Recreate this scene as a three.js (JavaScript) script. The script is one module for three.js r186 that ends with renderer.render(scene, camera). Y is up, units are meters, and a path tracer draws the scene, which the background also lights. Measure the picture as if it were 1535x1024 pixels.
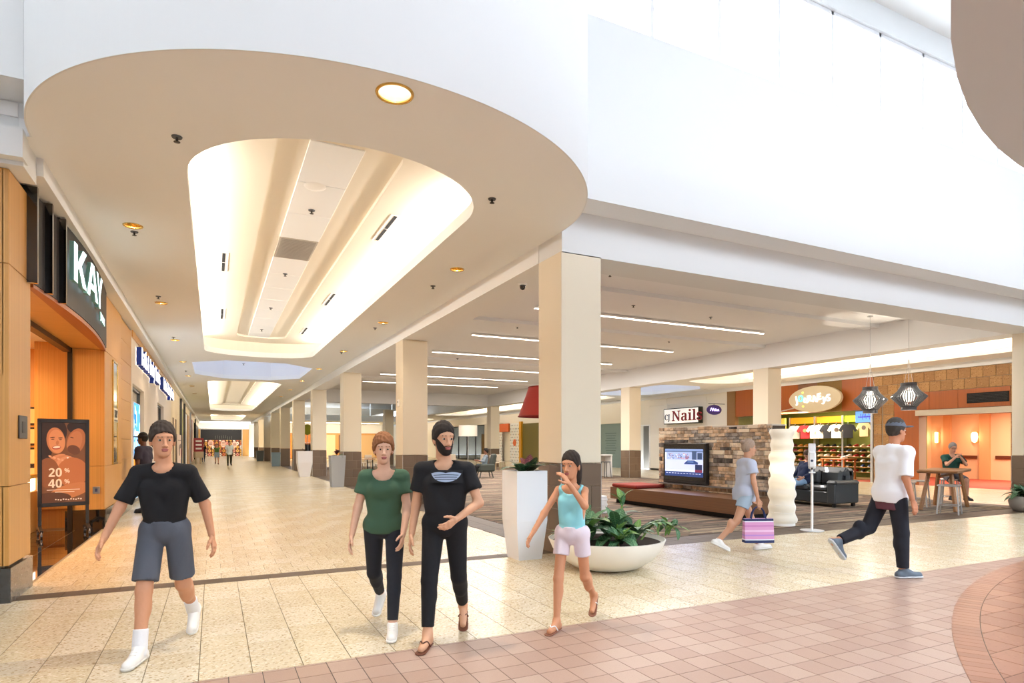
import * as THREE from 'three';
import { mergeGeometries } from 'three/addons/utils/BufferGeometryUtils.js';
import { RectAreaLightUniformsLib } from 'three/addons/lights/RectAreaLightUniformsLib.js';
import { FontLoader } from 'three/addons/loaders/FontLoader.js';
import { TextGeometry } from 'three/addons/geometries/TextGeometry.js';

// ---------------------------------------------------------------- camera, sky, exposure
const scene = new THREE.Scene();
const camera = new THREE.PerspectiveCamera(58.46, 1535 / 1024, 0.1, 400);
camera.position.set(0, 1.55, 0);
camera.rotation.y = THREE.MathUtils.degToRad(-26.06);
camera.setViewOffset(1535, 1024, 0, -155, 1535, 1024);      // a shifted lens: verticals stay upright
scene.background = new THREE.Color().setRGB(4.75, 5.25, 5.9);   // bright hazy daylight outside
const renderer = new THREE.WebGLRenderer({ antialias: true });
renderer.toneMapping = THREE.LinearToneMapping;
renderer.toneMappingExposure = 1.4;
renderer.shadowMap.enabled = true;
RectAreaLightUniformsLib.init();
const COVE = 38, LINEAR = 90, SHOP = 8;                       // lamp strengths

// ---------------------------------------------------------------- helpers
let seed = 7;
const rnd = (a = 0, b = 1) => { seed = (seed * 1664525 + 1013904223) >>> 0; return a + (b - a) * seed / 4294967296; };
const V = (x, y, z) => new THREE.Vector3(x, y, z);
const used = new Map();
const numbered = (n) => { const k = used.get(n) ?? 0; used.set(n, k + 1); return k ? n + '_' + String(k).padStart(3, '0') : n; };
function obj(name, geo, mat, parent = scene, pos, rot) {
  const m = new THREE.Mesh(Array.isArray(geo) ? merge(geo) : geo, mat);
  m.name = parent === scene ? numbered(name) : name;
  m.castShadow = m.receiveShadow = true;
  if (pos) m.position.set(...pos);
  if (rot) m.rotation.set(...rot);
  parent.add(m);
  return m;
}
function thing(name, label, category, pos = [0, 0, 0], turn = 0, group) {
  const o = new THREE.Group(); o.name = numbered(name); scene.add(o);
  o.position.set(...pos); o.rotation.y = turn; o.userData = { label, category };
  if (group) o.userData.group = group;
  return o;
}
function tag(o, label, category, group) { o.userData = { label, category }; if (group) o.userData.group = group; return o; }
function struct(name, geo, mat, label, category = 'wall') {
  const o = geo ? obj(name, geo, mat) : new THREE.Group();
  if (!geo) { o.name = numbered(name); scene.add(o); }
  o.userData = { kind: 'structure', label, category };
  return o;
}
function dup(root, pos, turn, label, group) {
  const r = root.clone(); r.name = numbered(root.name.replace(/_\d{3}$/, '')); scene.add(r);
  r.userData = { ...root.userData };
  if (pos) r.position.set(...pos);
  if (turn !== undefined) r.rotation.y = turn;
  if (label) r.userData.label = label;
  if (group) r.userData.group = group;
  return r;
}
const clean = (g) => { const h = g.index ? g.toNonIndexed() : g; for (const k of Object.keys(h.attributes)) if (!['position', 'normal', 'uv'].includes(k)) h.deleteAttribute(k); if (!h.attributes.uv) h.setAttribute('uv', new THREE.BufferAttribute(new Float32Array(h.attributes.position.count * 2), 2)); h.morphAttributes = {}; return h; };
const merge = (list) => (list.length === 1 ? list[0] : mergeGeometries(list.map(clean)));
// uv in metres from the dominant direction of each face
function uvm(g, s = 1, swap = false) {
  g = g.index ? g.toNonIndexed() : g;
  const p = g.attributes.position, n = g.attributes.normal, uv = new Float32Array(p.count * 2);
  for (let i = 0; i < p.count; i += 3) {
    let ax = 0, ay = 0, az = 0;
    for (let k = 0; k < 3; k++) { ax += Math.abs(n.getX(i + k)); ay += Math.abs(n.getY(i + k)); az += Math.abs(n.getZ(i + k)); }
    for (let k = 0; k < 3; k++) {
      const x = p.getX(i + k), y = p.getY(i + k), z = p.getZ(i + k);
      let u, v;
      if (ay >= ax && ay >= az) { u = x; v = z; } else if (ax >= az) { u = z; v = y; } else { u = x; v = y; }
      if (swap) [u, v] = [v, u];
      uv[(i + k) * 2] = u * s; uv[(i + k) * 2 + 1] = v * s;
    }
  }
  g.setAttribute('uv', new THREE.BufferAttribute(uv, 2));
  return g;
}
// box from corner to corner
function bb(x0, y0, z0, x1, y1, z1) {
  const g = new THREE.BoxGeometry(Math.abs(x1 - x0), Math.abs(y1 - y0), Math.abs(z1 - z0));
  g.translate((x0 + x1) / 2, (y0 + y1) / 2, (z0 + z1) / 2);
  return uvm(g);
}
// box with chamfered edges, centred
function cbox(w, h, d, c = 0.01) {
  const pos = [], H = [w / 2, h / 2, d / 2], quad = (a, b, e, f) => pos.push(...a, ...b, ...e, ...a, ...e, ...f);
  const pt = (sx, sy, sz, ax) => { const q = [sx * (H[0] - c), sy * (H[1] - c), sz * (H[2] - c)]; q[ax] = [sx, sy, sz][ax] * H[ax]; return q; };
  for (let ax = 0; ax < 3; ax++) for (const s of [-1, 1]) {
    const b = (ax + 1) % 3, d2 = (ax + 2) % 3, mk = (p, q) => { const t = [0, 0, 0]; t[ax] = s; t[b] = p; t[d2] = q; return pt(...t, ax); };
    const r = [mk(-1, -1), mk(1, -1), mk(1, 1), mk(-1, 1)];
    s > 0 ? quad(...r) : quad(r[3], r[2], r[1], r[0]);
  }
  for (let ax = 0; ax < 3; ax++) { // edges along ax
    const b = (ax + 1) % 3, d2 = (ax + 2) % 3;
    for (const p of [-1, 1]) for (const q of [-1, 1]) {
      const mk = (e, face) => { const t = [0, 0, 0]; t[ax] = e; t[b] = p; t[d2] = q; return pt(...t, face); };
      const r = [mk(-1, b), mk(1, b), mk(1, d2), mk(-1, d2)];
      p * q > 0 ? quad(r[3], r[2], r[1], r[0]) : quad(...r);
    }
  }
  for (const a of [-1, 1]) for (const b of [-1, 1]) for (const e of [-1, 1]) {
    const r = [pt(a, b, e, 0), pt(a, b, e, 1), pt(a, b, e, 2)];
    pos.push(...(a * b * e > 0 ? [...r[0], ...r[1], ...r[2]] : [...r[2], ...r[1], ...r[0]]));
  }
  const g = new THREE.BufferGeometry();
  g.setAttribute('position', new THREE.Float32BufferAttribute(pos, 3));
  g.computeVertexNormals();
  return uvm(g);
}
const at = (g, x, y, z, rx = 0, ry = 0, rz = 0) => { if (rx) g.rotateX(rx); if (ry) g.rotateY(ry); if (rz) g.rotateZ(rz); return g.translate(x, y, z); };
// slab from a plan outline [[x, z] ...], with holes
function slab(pts, y0, y1, holes = []) {
  const s = new THREE.Shape(pts.map(([x, z]) => new THREE.Vector2(x, -z)));
  for (const h of holes) s.holes.push(new THREE.Path(h.map(([x, z]) => new THREE.Vector2(x, -z))));
  const g = new THREE.ExtrudeGeometry(s, { depth: y1 - y0, bevelEnabled: false, curveSegments: 4 });
  g.rotateX(-Math.PI / 2); g.translate(0, y0, 0);
  return uvm(g);
}
const arc = (cx, cz, rx, rz, a0, a1, n = 24) => Array.from({ length: n + 1 }, (_, i) => { const a = a0 + (a1 - a0) * i / n; return [cx + rx * Math.cos(a), cz + rz * Math.sin(a)]; });
// wall that follows a plan line, with thickness t to its left
function strip(pts, y0, y1, t) {
  const out = pts.map((p, i) => { const a = pts[Math.max(0, i - 1)], b = pts[Math.min(pts.length - 1, i + 1)], dx = b[0] - a[0], dz = b[1] - a[1], l = Math.hypot(dx, dz) || 1; return [p[0] - dz / l * t, p[1] + dx / l * t]; });
  const g = [];
  for (let i = 0; i < pts.length - 1; i++) g.push([pts[i], pts[i + 1], out[i + 1], out[i]]);
  return slab([...pts, ...out.reverse()], y0, y1);
}
const cyl = (r0, r1, h, n = 20, open = false) => new THREE.CylinderGeometry(r1, r0, h, n, 1, open);
function bar(a, b, r, n = 8, r2 = r) { // rod between points
  const A = V(...a), B = V(...b), d = B.clone().sub(A), g = new THREE.CylinderGeometry(r2, r, d.length(), n, 1);
  g.applyQuaternion(new THREE.Quaternion().setFromUnitVectors(V(0, 1, 0), d.normalize()));
  return g.translate((A.x + B.x) / 2, (A.y + B.y) / 2, (A.z + B.z) / 2);
}
function beam(a, b, w, d, c = 0.004) { // square bar between points
  const A = V(...a), B = V(...b), v = B.clone().sub(A), g = cbox(w, v.length(), d, c);
  g.applyQuaternion(new THREE.Quaternion().setFromUnitVectors(V(0, 1, 0), v.normalize()));
  return g.translate((A.x + B.x) / 2, (A.y + B.y) / 2, (A.z + B.z) / 2);
}
const lathe = (pts, n = 32) => new THREE.LatheGeometry(pts.map(([r, y]) => new THREE.Vector2(r, y)), n);
function tube(pts, r, n = 24, k = 8) { return new THREE.TubeGeometry(new THREE.CatmullRomCurve3(pts.map((p) => V(...p))), n, r, k, false); }
function rect(color, power, w, h, pos, look, name) {
  const l = new THREE.RectAreaLight(color, power, w, h); l.position.set(...pos); l.lookAt(...look); if (name) l.name = name; scene.add(l); return l;
}

// ---------------------------------------------------------------- textures
function canvas(w, h, draw) { const c = document.createElement('canvas'); c.width = w; c.height = h; const g = c.getContext('2d'); draw(g, w, h); return c; }
function tex(w, h, draw, rep = [1, 1], srgb = true) {
  const t = new THREE.CanvasTexture(canvas(w, h, draw));
  t.wrapS = t.wrapT = THREE.RepeatWrapping; t.repeat.set(...rep); t.magFilter = THREE.LinearFilter;
  if (srgb) t.colorSpace = THREE.SRGBColorSpace;
  return t;
}
const fill = (g, c, w, h) => { g.fillStyle = c; g.fillRect(0, 0, w, h); };
const rgb = (r, g, b, a = 1) => `rgba(${r | 0},${g | 0},${b | 0},${a})`;
function speckle(base, spots, n, rmin, rmax, stretch = 1) {
  return (g, w, h) => {
    fill(g, base, w, h);
    for (let i = 0; i < n; i++) {
      const x = rnd(0, w), y = rnd(0, h), r = rnd(rmin, rmax);
      g.fillStyle = spots[Math.floor(rnd(0, spots.length))];
      for (const ox of [-w, 0, w]) for (const oy of [-h, 0, h]) { if (Math.abs(x + ox - w / 2) > w || Math.abs(y + oy - h / 2) > h) continue; g.beginPath(); g.ellipse(x + ox, y + oy, r * stretch, r, rnd(-0.4, 0.4), 0, 7); g.fill(); }
    }
  };
}
function grain(base, dark, light, n = 420, along = 'y') {
  return (g, w, h) => {
    fill(g, base, w, h);
    for (let i = 0; i < n; i++) {
      const p = rnd(0, along === 'y' ? w : h), t = rnd(0.4, 2.4);
      g.fillStyle = (i % 3 ? dark : light) + Math.floor(rnd(8, 34)).toString(16).padStart(2, '0');
      along === 'y' ? g.fillRect(p, 0, t, h) : g.fillRect(0, p, w, t);
    }
  };
}
const M = (o) => new THREE.MeshStandardMaterial({ roughness: 0.6, ...o });
const MP = (o) => new THREE.MeshPhysicalMaterial({ roughness: 0.6, ...o });
const lamp = (c, k) => new THREE.MeshStandardMaterial({ color: c, emissive: c, emissiveIntensity: k, roughness: 0.6 });
const fineBump = tex(256, 256, speckle('#808080', ['#8a8a8a', '#767676', '#909090', '#707070'], 9000, 0.5, 1.6), [1, 1], false);
const mat = {
  paint: M({ color: '#f0f2f3', roughness: 0.75 }),
  drum: M({ color: '#e4e7e8', roughness: 0.75 }),
  cream: M({ color: '#f1e9d8', roughness: 0.75 }),
  taupe: M({ color: '#d3dade', roughness: 0.8 }),
  column: M({ color: '#e6dbc4', roughness: 0.6 }),
  columnTile: [0, 1, 2].map((i) => M({ color: ['#75624f', '#6e5b49', '#7b6854'][i], roughness: 0.35, bumpMap: fineBump, bumpScale: 0.0006 })),
  columnGrout: M({ color: '#a3927c', roughness: 0.8 }),
  steel: M({ color: '#c9ccd0', metalness: 0.9, roughness: 0.3 }),
  darkSteel: M({ color: '#5c5f63', metalness: 0.7, roughness: 0.4 }),
  black: M({ color: '#1b1a1b', roughness: 0.35 }),
  blackMatte: M({ color: '#17171a', roughness: 0.8 }),
  blackGloss: MP({ color: '#141416', roughness: 0.08, clearcoat: 1, clearcoatRoughness: 0.04 }),
  gold: M({ color: '#cfa95a', metalness: 0.9, roughness: 0.25 }),
  white: M({ color: '#f4f4f2', roughness: 0.5 }),
  whiteGloss: M({ color: '#eef1f5', roughness: 0.22 }),
  glass: MP({ color: '#ffffff', transmission: 1, thickness: 0, roughness: 0.02, ior: 1.5 }),
  maple: M({ map: tex(512, 512, grain('#d19a52', '#8a5a22', '#f0c98a', 520), [1, 1]), roughness: 0.4 }),
  mapleH: M({ map: tex(512, 512, grain('#cf974e', '#8a5a22', '#f0c98a', 520, 'x'), [1, 1]), roughness: 0.4 }),
  cherry: M({ map: tex(512, 512, grain('#a85a22', '#5e2c0c', '#cf7f3e', 480), [1, 1]), roughness: 0.4 }),
  walnut: M({ map: tex(512, 256, grain('#7a5436', '#44301c', '#9c7550', 300, 'x'), [1, 1]), roughness: 0.45 }),
  oak: M({ map: tex(512, 256, grain('#9b6c42', '#5e3b1c', '#c29262', 300, 'x'), [1, 1]), roughness: 0.45 }),
};
const font = await new FontLoader().loadAsync('fonts/droid/droid_sans_bold.typeface.json');
const serifFont = await new FontLoader().loadAsync('fonts/droid/droid_serif_bold.typeface.json');
function letters(text, size, depth, f = font) { const g = new TextGeometry(text, { font: f, size, depth, curveSegments: 5, bevelEnabled: false }); g.computeBoundingBox(); return g; }
// ================================================================ floors
const EYE = V(0, 1.55, 0), yaw = THREE.MathUtils.degToRad(26.06);
function inView(x, z) { const d = x * Math.sin(yaw) - z * Math.cos(yaw), l = x * Math.cos(yaw) + z * Math.sin(yaw); return d > 0.8 && Math.abs(l / d) < 0.86 && 1.55 / d < 0.40 ? d : Infinity; }
const unitBox = new THREE.BoxGeometry(1, 1, 1);
// pieces of a floor: the nearest 300 are meshes of their own, the rest one joined part
function tiles(parent, name, cells, mats, h, y = 0, most = 300) {
  cells.sort((a, b) => inView(a.x, a.z) - inView(b.x, b.z));
  const near = cells.slice(0, most).filter((c) => inView(c.x, c.z) < 1e6), far = cells.slice(near.length);
  const put = (o, c) => { o.position.set(c.x, y - h / 2, c.z); o.rotation.y = c.r || 0; o.scale.set(c.w, h, c.d); };
  near.forEach((c) => { const m = new THREE.Mesh(unitBox, mats[Math.floor(rnd(0, mats.length))]); m.name = name; m.castShadow = m.receiveShadow = true; put(m, c); parent.add(m); });
  mats.forEach((mt, k) => {
    const list = far.filter((_, i) => i % mats.length === k);
    if (!list.length) return;
    const im = new THREE.InstancedMesh(unitBox, mt, list.length), o = new THREE.Object3D();
    list.forEach((c, i) => { put(o, c); o.updateMatrix(); im.setMatrixAt(i, o.matrix); });
    im.name = name + '_field'; im.userData.kind = 'stuff'; im.receiveShadow = im.castShadow = true; parent.add(im);
  });
}
function grid(x0, x1, z0, z1, px, pz, gx, gz, bond = 0, turn = true) {
  const out = []; let row = 0;
  for (let z = z1; z > z0 + 0.02; z -= pz, row++) {
    const off = bond * (row % 2) * px;
    for (let x = x0 - off; x < x1 - 0.02; x += px) {
      const a = Math.max(x, x0), b = Math.min(x + px, x1), c = Math.max(z - pz, z0), d = z;
      if (b - a < 0.03 || d - c < 0.03) continue;
      const full = b - a > px - 0.001 && d - c > pz - 0.001 && px === pz;
      out.push({ x: (a + b) / 2, z: (c + d) / 2, w: b - a - gx, d: d - c - gz, r: full && turn && gx === gz ? Math.floor(rnd(0, 4)) * Math.PI / 2 : 0 });
    }
  }
  return out;
}
const beigeSpots = ['#b79f78', '#c8b48f', '#eee4cf', '#a88f68', '#e6dabf', '#8f7856', '#ece3d0', '#cfbf9f'];
const beigeMats = [0, 1, 2, 3].map((i) => M({ map: tex(384, 384, speckle(['#d5c8ab', '#d2c4a5', '#d9cdb3', '#d0c1a3'][i], beigeSpots, 300, 1.2, 6.4, 2.2)), roughness: 0.27, color: '#ffffff' }));
const rustMats = [0, 1, 2, 3].map((i) => M({ map: tex(256, 256, speckle(['#b09383', '#ac8e7d', '#b49989', '#a88a7a'][i], ['#a68878', '#b89d8d', '#b39686', '#a08272'], 700, 0.6, 2.2)), roughness: 0.42 }));
const darkRustMats = [0, 1, 2].map((i) => M({ map: tex(256, 256, speckle(['#96614b', '#8e5a45', '#9d6952'][i], ['#855340', '#a67560', '#99664f'], 700, 0.6, 2.2)), roughness: 0.28 }));
const stripMats = [0, 1].map((i) => M({ map: tex(256, 256, speckle(['#5a4a3c', '#544536'][i], ['#4c3e31', '#6b5a49', '#5f4f40'], 700, 0.6, 2.4)), roughness: 0.55 }));
const grout = M({ color: '#75694f', roughness: 0.9 }), rustGrout = M({ color: '#5f5651', roughness: 0.9 });

const floorCourt = struct('floor', bb(-9.3, -0.2, -4.5, 32.1, -0.0025, 20.3), rustGrout, 'pinkish clay tile floor of the court around the dark round paving', 'floor');
tiles(floorCourt, 'tile', grid(-6, 20, -4.5, 1.2, 0.21, 0.21, 0.006, 0.006), rustMats, 0.02);
obj('far_paving', bb(-9.3, -0.01, 1.2, 32.1, 0, 20.3), rustMats[0], floorCourt);
{ // round paving, a hair proud of the field
  const C = [11, 6.8], R = 11.19, w = 0.2;
  const ring = struct('floor', slab(arc(...C, R, R, 0, Math.PI * 2, 120), 0, 0.0012), rustGrout, 'round field of dark rust tiles ringed by a soldier course', 'floor');
  const n = Math.floor(2 * Math.PI * (R - w / 2) / 0.105), cells = [];
  for (let i = 0; i < n; i++) { const a = i / n * Math.PI * 2, r = R - w / 2; cells.push({ x: C[0] + r * Math.cos(a), z: C[1] + r * Math.sin(a), w: w - 0.004, d: 0.101, r: -a }); }
  tiles(ring, 'border_tile', cells, darkRustMats, 0.006, 0.003);
  const Ri = R - w - 0.004, all = grid(0, 22, -4.4, 2, 0.3, 0.3, 0.006, 0.006, 0.5), reach = (c) => Math.hypot(Math.abs(c.x - C[0]) + 0.15, Math.abs(c.z - C[1]) + 0.15);
  tiles(ring, 'tile', all.filter((c) => reach(c) < Ri), darkRustMats, 0.006, 0.003, 200);
  for (const c of all.filter((q) => reach(q) >= Ri && Math.hypot(q.x - C[0], q.z - C[1]) < Ri + 0.2 && q.x < 12)) { // cut tiles along the ring
    let p = [[-1, -1], [1, -1], [1, 1], [-1, 1]].map(([a, b]) => [c.x + a * c.w / 2, c.z + b * c.d / 2]);
    const a0 = Math.atan2(c.z - C[1], c.x - C[0]);
    for (const da of [-0.016, -0.008, 0, 0.008, 0.016]) { const nx = Math.cos(a0 + da), nz = Math.sin(a0 + da), f = ([x, z]) => (x - C[0]) * nx + (z - C[1]) * nz - Ri, q = []; p.forEach((v, i) => { const u = p[(i + 1) % p.length], fv = f(v), fu = f(u); if (fv <= 0) q.push(v); if ((fv <= 0) !== (fu <= 0)) { const t = fv / (fv - fu); q.push([v[0] + (u[0] - v[0]) * t, v[1] + (u[1] - v[1]) * t]); } }); p = q; }
    if (p.length > 2) obj('tile', slab(p, -0.003, 0.003), darkRustMats[Math.floor(rnd(0, 3))], ring);
  }
}
const floorBeige = struct('floor', [bb(-9.3, -0.2, -7.6, 32.1, -0.0025, -4.5), bb(-1.95, -0.2, -92, 4.39, -0.0025, -7.6), bb(18.27, -0.2, -92, 24.6, -0.0025, -7.6)], grout, 'polished beige flecked stone tile floor of the concourse', 'floor');
tiles(floorBeige, 'tile', grid(-9, 32, -7.6, -4.5, 0.33, 0.33, 0.006, 0.002, 0, false), beigeMats, 0.02);
tiles(floorBeige, 'tile', [...grid(-1.9, 4.39, -60, -7.85, 0.33, 0.33, 0.005, 0.003, 0.5, false), ...grid(18.27, 24.6, -44, -7.9, 0.33, 0.33, 0.005, 0.003, 0.5, false)], beigeMats, 0.02, 0, 120);
obj('far_paving', [bb(-1.9, -0.01, -92, 4.39, 0, -60), bb(18.27, -0.01, -92, 24.6, 0, -44)], beigeMats[0], floorBeige);
const floorStrip = struct('floor', [bb(-1.9, -0.19, -7.85, 4.39, -0.003, -7.6), bb(4.39, -0.2, -90, 5.06, -0.003, -7.6), bb(5.06, -0.2, -8.0, 18.27, -0.003, -7.6), bb(17.6, -0.2, -44, 18.27, -0.003, -8)], grout, 'dark brown tile band crossing the concourse and bordering the lounge', 'floor');
tiles(floorStrip, 'tile', [...grid(-1.9, 4.39, -7.85, -7.6, 0.5, 0.25, 0.004, 0.004, 0, false), ...grid(4.39, 5.06, -48, -7.6, 0.335, 0.335, 0.004, 0.004, 0, false), ...grid(5.06, 18.27, -8.0, -7.4, 0.33, 0.3, 0.004, 0.004, 0, false), ...grid(17.6, 18.27, -44, -8, 0.335, 0.335, 0.004, 0.004, 0, false)], stripMats, 0.02, 0.0015, 120);
const carpetTex = tex(1024, 1024, (g, w, h) => {
  fill(g, '#6a5c4e', w, h);
  const cs = ['#453c36', '#93826c', '#6a5c50', '#a69378', '#574c44', '#837260', '#8a6656', '#3a332f', '#b7a488'];
  for (let i = 0; i < 420; i++) { g.fillStyle = cs[Math.floor(rnd(0, cs.length))]; const x = rnd(-100, w), y = Math.floor(rnd(0, 64)) * 16, l = rnd(140, 760), hh = rnd(7, 17); g.globalAlpha = 0.9; g.fillRect(x, y, l, hh); g.fillRect(x - w, y, l, hh); }
  g.globalAlpha = 0.25;
  for (let i = 0; i < 30000; i++) { g.fillStyle = i % 2 ? '#1e1a18' : '#c0ad90'; g.fillRect(rnd(0, w), rnd(0, h), 1.5, 1.5); }
}, [0.28, 0.28]);
struct('floor', slab([[5.06, -8], [17.6, -8], [17.6, -44], [5.06, -44]], -0.19, 0.006), M({ map: carpetTex, roughness: 0.95, bumpMap: fineBump, bumpScale: 0.002 }), 'brown and grey striped carpet of the lounge', 'carpet');
struct('floor', bb(5.06, -0.2, -90, 32.1, -0.003, -44), beigeMats[1], 'pale stone floor of the far court beyond the lounge', 'floor');

// ================================================================ ceilings
const HC = 4.55, HS = 4.28, HL = 5.1;
const oval = (cx, z0, rz, x0, x1, zb, rb) => [...arc(cx, z0, (x1 - x0) / 2, rz, 0, Math.PI, 28), ...arc(cx, zb, (x1 - x0) / 2, rb, Math.PI, Math.PI * 2, 28)];
const trays = [[-7.6, 1.42, -21.5, 1.05], [-32.4, 1.1, -58, 1.1], [-68, 1.1, -82, 1.1]];
const downlights = [[1.39, -5.12, 1], ...[0, 1, 2, 3, 4, 5, 6].flatMap((k) => [[-0.99, -9.78 - 5.06 * k, 0], [3.74, -9.78 - 5.06 * k, 0]])];
const well = [[-0.7, -25], [0.4, -23.9], [2.4, -23.9], [3.5, -25], [3.5, -29], [2.4, -30.4], [0.4, -30.4], [-0.7, -29]];
function corridorCeiling(mx, withOval, label) { // mx maps the west corridor's x to this one
  const P = (pts) => pts.map(([x, z]) => [mx(x), z]);
  const front = withOval ? arc(1.4, -7.4, 2.99, 2.54, 0, Math.PI, 60) : [[4.39, -7.3], [-1.85, -7.3]];
  const outline = [...front, [-1.85, -7.45], [-1.85, -92], [4.45, -92], [4.45, -7.45]];
  const holes = trays.map((t) => oval(1.39, t[0], t[1], -0.26, 3.04, t[2], t[3]));
  holes.push(well);
  for (const [x, z, on] of downlights) if (withOval || z < -8) holes.push(arc(x, z, on ? 0.15 : 0.11, on ? 0.15 : 0.11, 0, Math.PI * 2 * 0.98, 20));
  const c = struct('ceiling', slab(P(outline), HC, HC + 0.17, holes.map(P)), mat.paint, label, 'ceiling');
  // raised coffers with light coves behind the lips
  trays.forEach((t, i) => {
    const inn = oval(1.39, t[0], t[1], -0.26, 3.04, t[2], t[3]), x0 = -0.66, x1 = 3.44, top = HC + 0.5;
    const zf = t[0] + t[1] * 0.72, zb = t[2] - t[3] * 0.72;
    const wallShape = [[x0, t[0]], ...arc(1.39, t[0], 2.05, t[1] + 0.02, Math.PI, 0, 28).map(([x, z]) => [x, z]), [x1, t[0]], ...arc(1.39, t[2], 2.05, t[3] + 0.02, Math.PI * 2, Math.PI, 28)];
    const outer = [[x0 - 0.15, t[0] + t[1] + 0.2], [x1 + 0.15, t[0] + t[1] + 0.2], [x1 + 0.15, t[2] - t[3] - 0.2], [x0 - 0.15, t[2] - t[3] - 0.2]];
    obj('coffer_wall', slab(P(outer), HC + 0.17, top, [P(wallShape.slice(1))]), mat.cream, c);
    const rec = [[0.66, t[0] + 0.35], [2.12, t[0] + 0.35], [2.12, t[2] + 0.3], [0.66, t[2] + 0.3]];
    const recR = oval(1.39, t[0] + 0.1, 0.6, 0.66, 2.12, t[2] + 0.3, 0.4);
    obj('coffer_top', slab(P(outer), top, top + 0.06, [P(recR)]), mat.cream, c);
    obj('recess_top', slab(P([[0.4, zf + 0.6], [2.4, zf + 0.6], [2.4, zb - 0.6], [0.4, zb - 0.6]]), top + 0.06, top + 0.14), mat.cream, c);
    const tilesN = i === 0 ? 12 : 0;
    for (let k = 0; k < tilesN; k++) { // lay-in panels along the middle
      const za = t[0] + 0.2 - k * 1.22;
      if (k === 3) continue;
      const g = cbox(0.64, 0.02, 1.205, 0.004); g.translate(mx(1.33), top + 0.05, za - 0.61); obj('ceiling_panel', g, mat.paint, c);
    }
    for (const s of [-1, 1]) { // cove strips
      const x = mx(1.39 + s * 1.88), ix = mx(1.39), zm = (t[0] + t[2]) / 2, len = Math.abs(t[2] - t[0]);
      const l = tag(obj('cove_light', at(cbox(0.07, 0.035, len, 0.01), x, HC + 0.19, zm), lamp('#fff4e2', 3)), (s * (mx(1) - mx(0)) > 0 ? 'warm light strip along the east cove of ' : 'warm light strip along the west cove of ') + (withOval ? 'the jewellery shop corridor, ' : 'the shoe shop corridor, ') + ['nearest coffer', 'middle coffer', 'farthest coffer'][i], 'cove light');
      rect('#fff7ee', COVE, len, 0.1, [x, HC + 0.235, zm], [x + (ix - x) * 0.55, HC + 1.0, zm]);
    }
  });
  // daylight well
  const wl = P(well);
  obj('skywell_wall', slab(P(well.map(([x, z]) => [1.4 + (x - 1.4) * 1.12, -27.15 + (z + 27.15) * 1.08])), HC + 0.17, 6.6, [wl]), M({ color: '#eceef3', roughness: 0.8 }), c);
  obj('laylight', slab(wl, 5.5, 5.53), MP({ color: '#dde2ea', roughness: 1, transmission: 0.55, thickness: 0 }), c);
  return c;
}
const ceilingWest = corridorCeiling((x) => x, true, 'pale corridor ceiling with lit oval coffers and a rounded front edge');
const ceilingEast = corridorCeiling((x) => 22.8 - x, false, 'pale ceiling over the corridor of the nail salon and shoe shop');
struct('ceiling', slab([[-9.3, -6.95], [-1.5, -6.95], [-1.58, -7.42], [-9.3, -7.42]], 4.87, 5.05), mat.paint, 'narrow ledge soffit left of the rounded ceiling', 'ceiling');
struct('ceiling', slab([[4.3, -6.95], [32.1, -6.95], [32.1, -7.42], [4.38, -7.42]], 4.87, 5.05), mat.paint, 'long shaded soffit under the tall white court wall', 'ceiling');
const ceilLounge = struct('ceiling', bb(5.0, HL, -40.2, 17.7, HL + 0.2, -8.0), mat.paint, 'lounge ceiling crossed by slim linear lights', 'ceiling');
[-11.6, -15.75, -23.75, -31.75].forEach((z, k) => struct('trim_' + (k + 2), bb(5.06, HL - 0.1, z - 0.22, 17.6, HL, z + 0.22), mat.paint, 'shallow pale rib across the lounge ceiling, ' + ['first', 'second', 'third', 'fourth'][k] + ' from the court', 'trim'));

// the court's own high ceiling, skylight and clerestory
struct('ceiling', slab([[-9.3, -7.2], [32.1, -7.2], [32.1, 20.3], [-9.3, 20.3]], 9.45, 9.7, [arc(11, 6.8, 7.5, 7.5, 0, Math.PI * 1.98, 48)]), mat.white, 'high white court ceiling around a round skylight', 'ceiling');
{
  const ring = struct('ceiling', slab(arc(11, 6.8, 11.2, 11.2, 0, Math.PI * 2, 96), 5.25, 5.8, [arc(11, 6.8, 9.4, 9.4, 0, Math.PI * 1.99, 96)]), mat.taupe, 'curved taupe canopy ring hanging over the round paving', 'canopy');
  for (let k = 0; k < 8; k++) { const a = k / 8 * Math.PI * 2 + 0.2; obj('hanger_rod', bar([11 + 10.3 * Math.cos(a), 5.8, 6.8 + 10.3 * Math.sin(a)], [11 + 10.3 * Math.cos(a), 9.46, 6.8 + 10.3 * Math.sin(a)], 0.03), mat.white, ring); }
}
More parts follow.
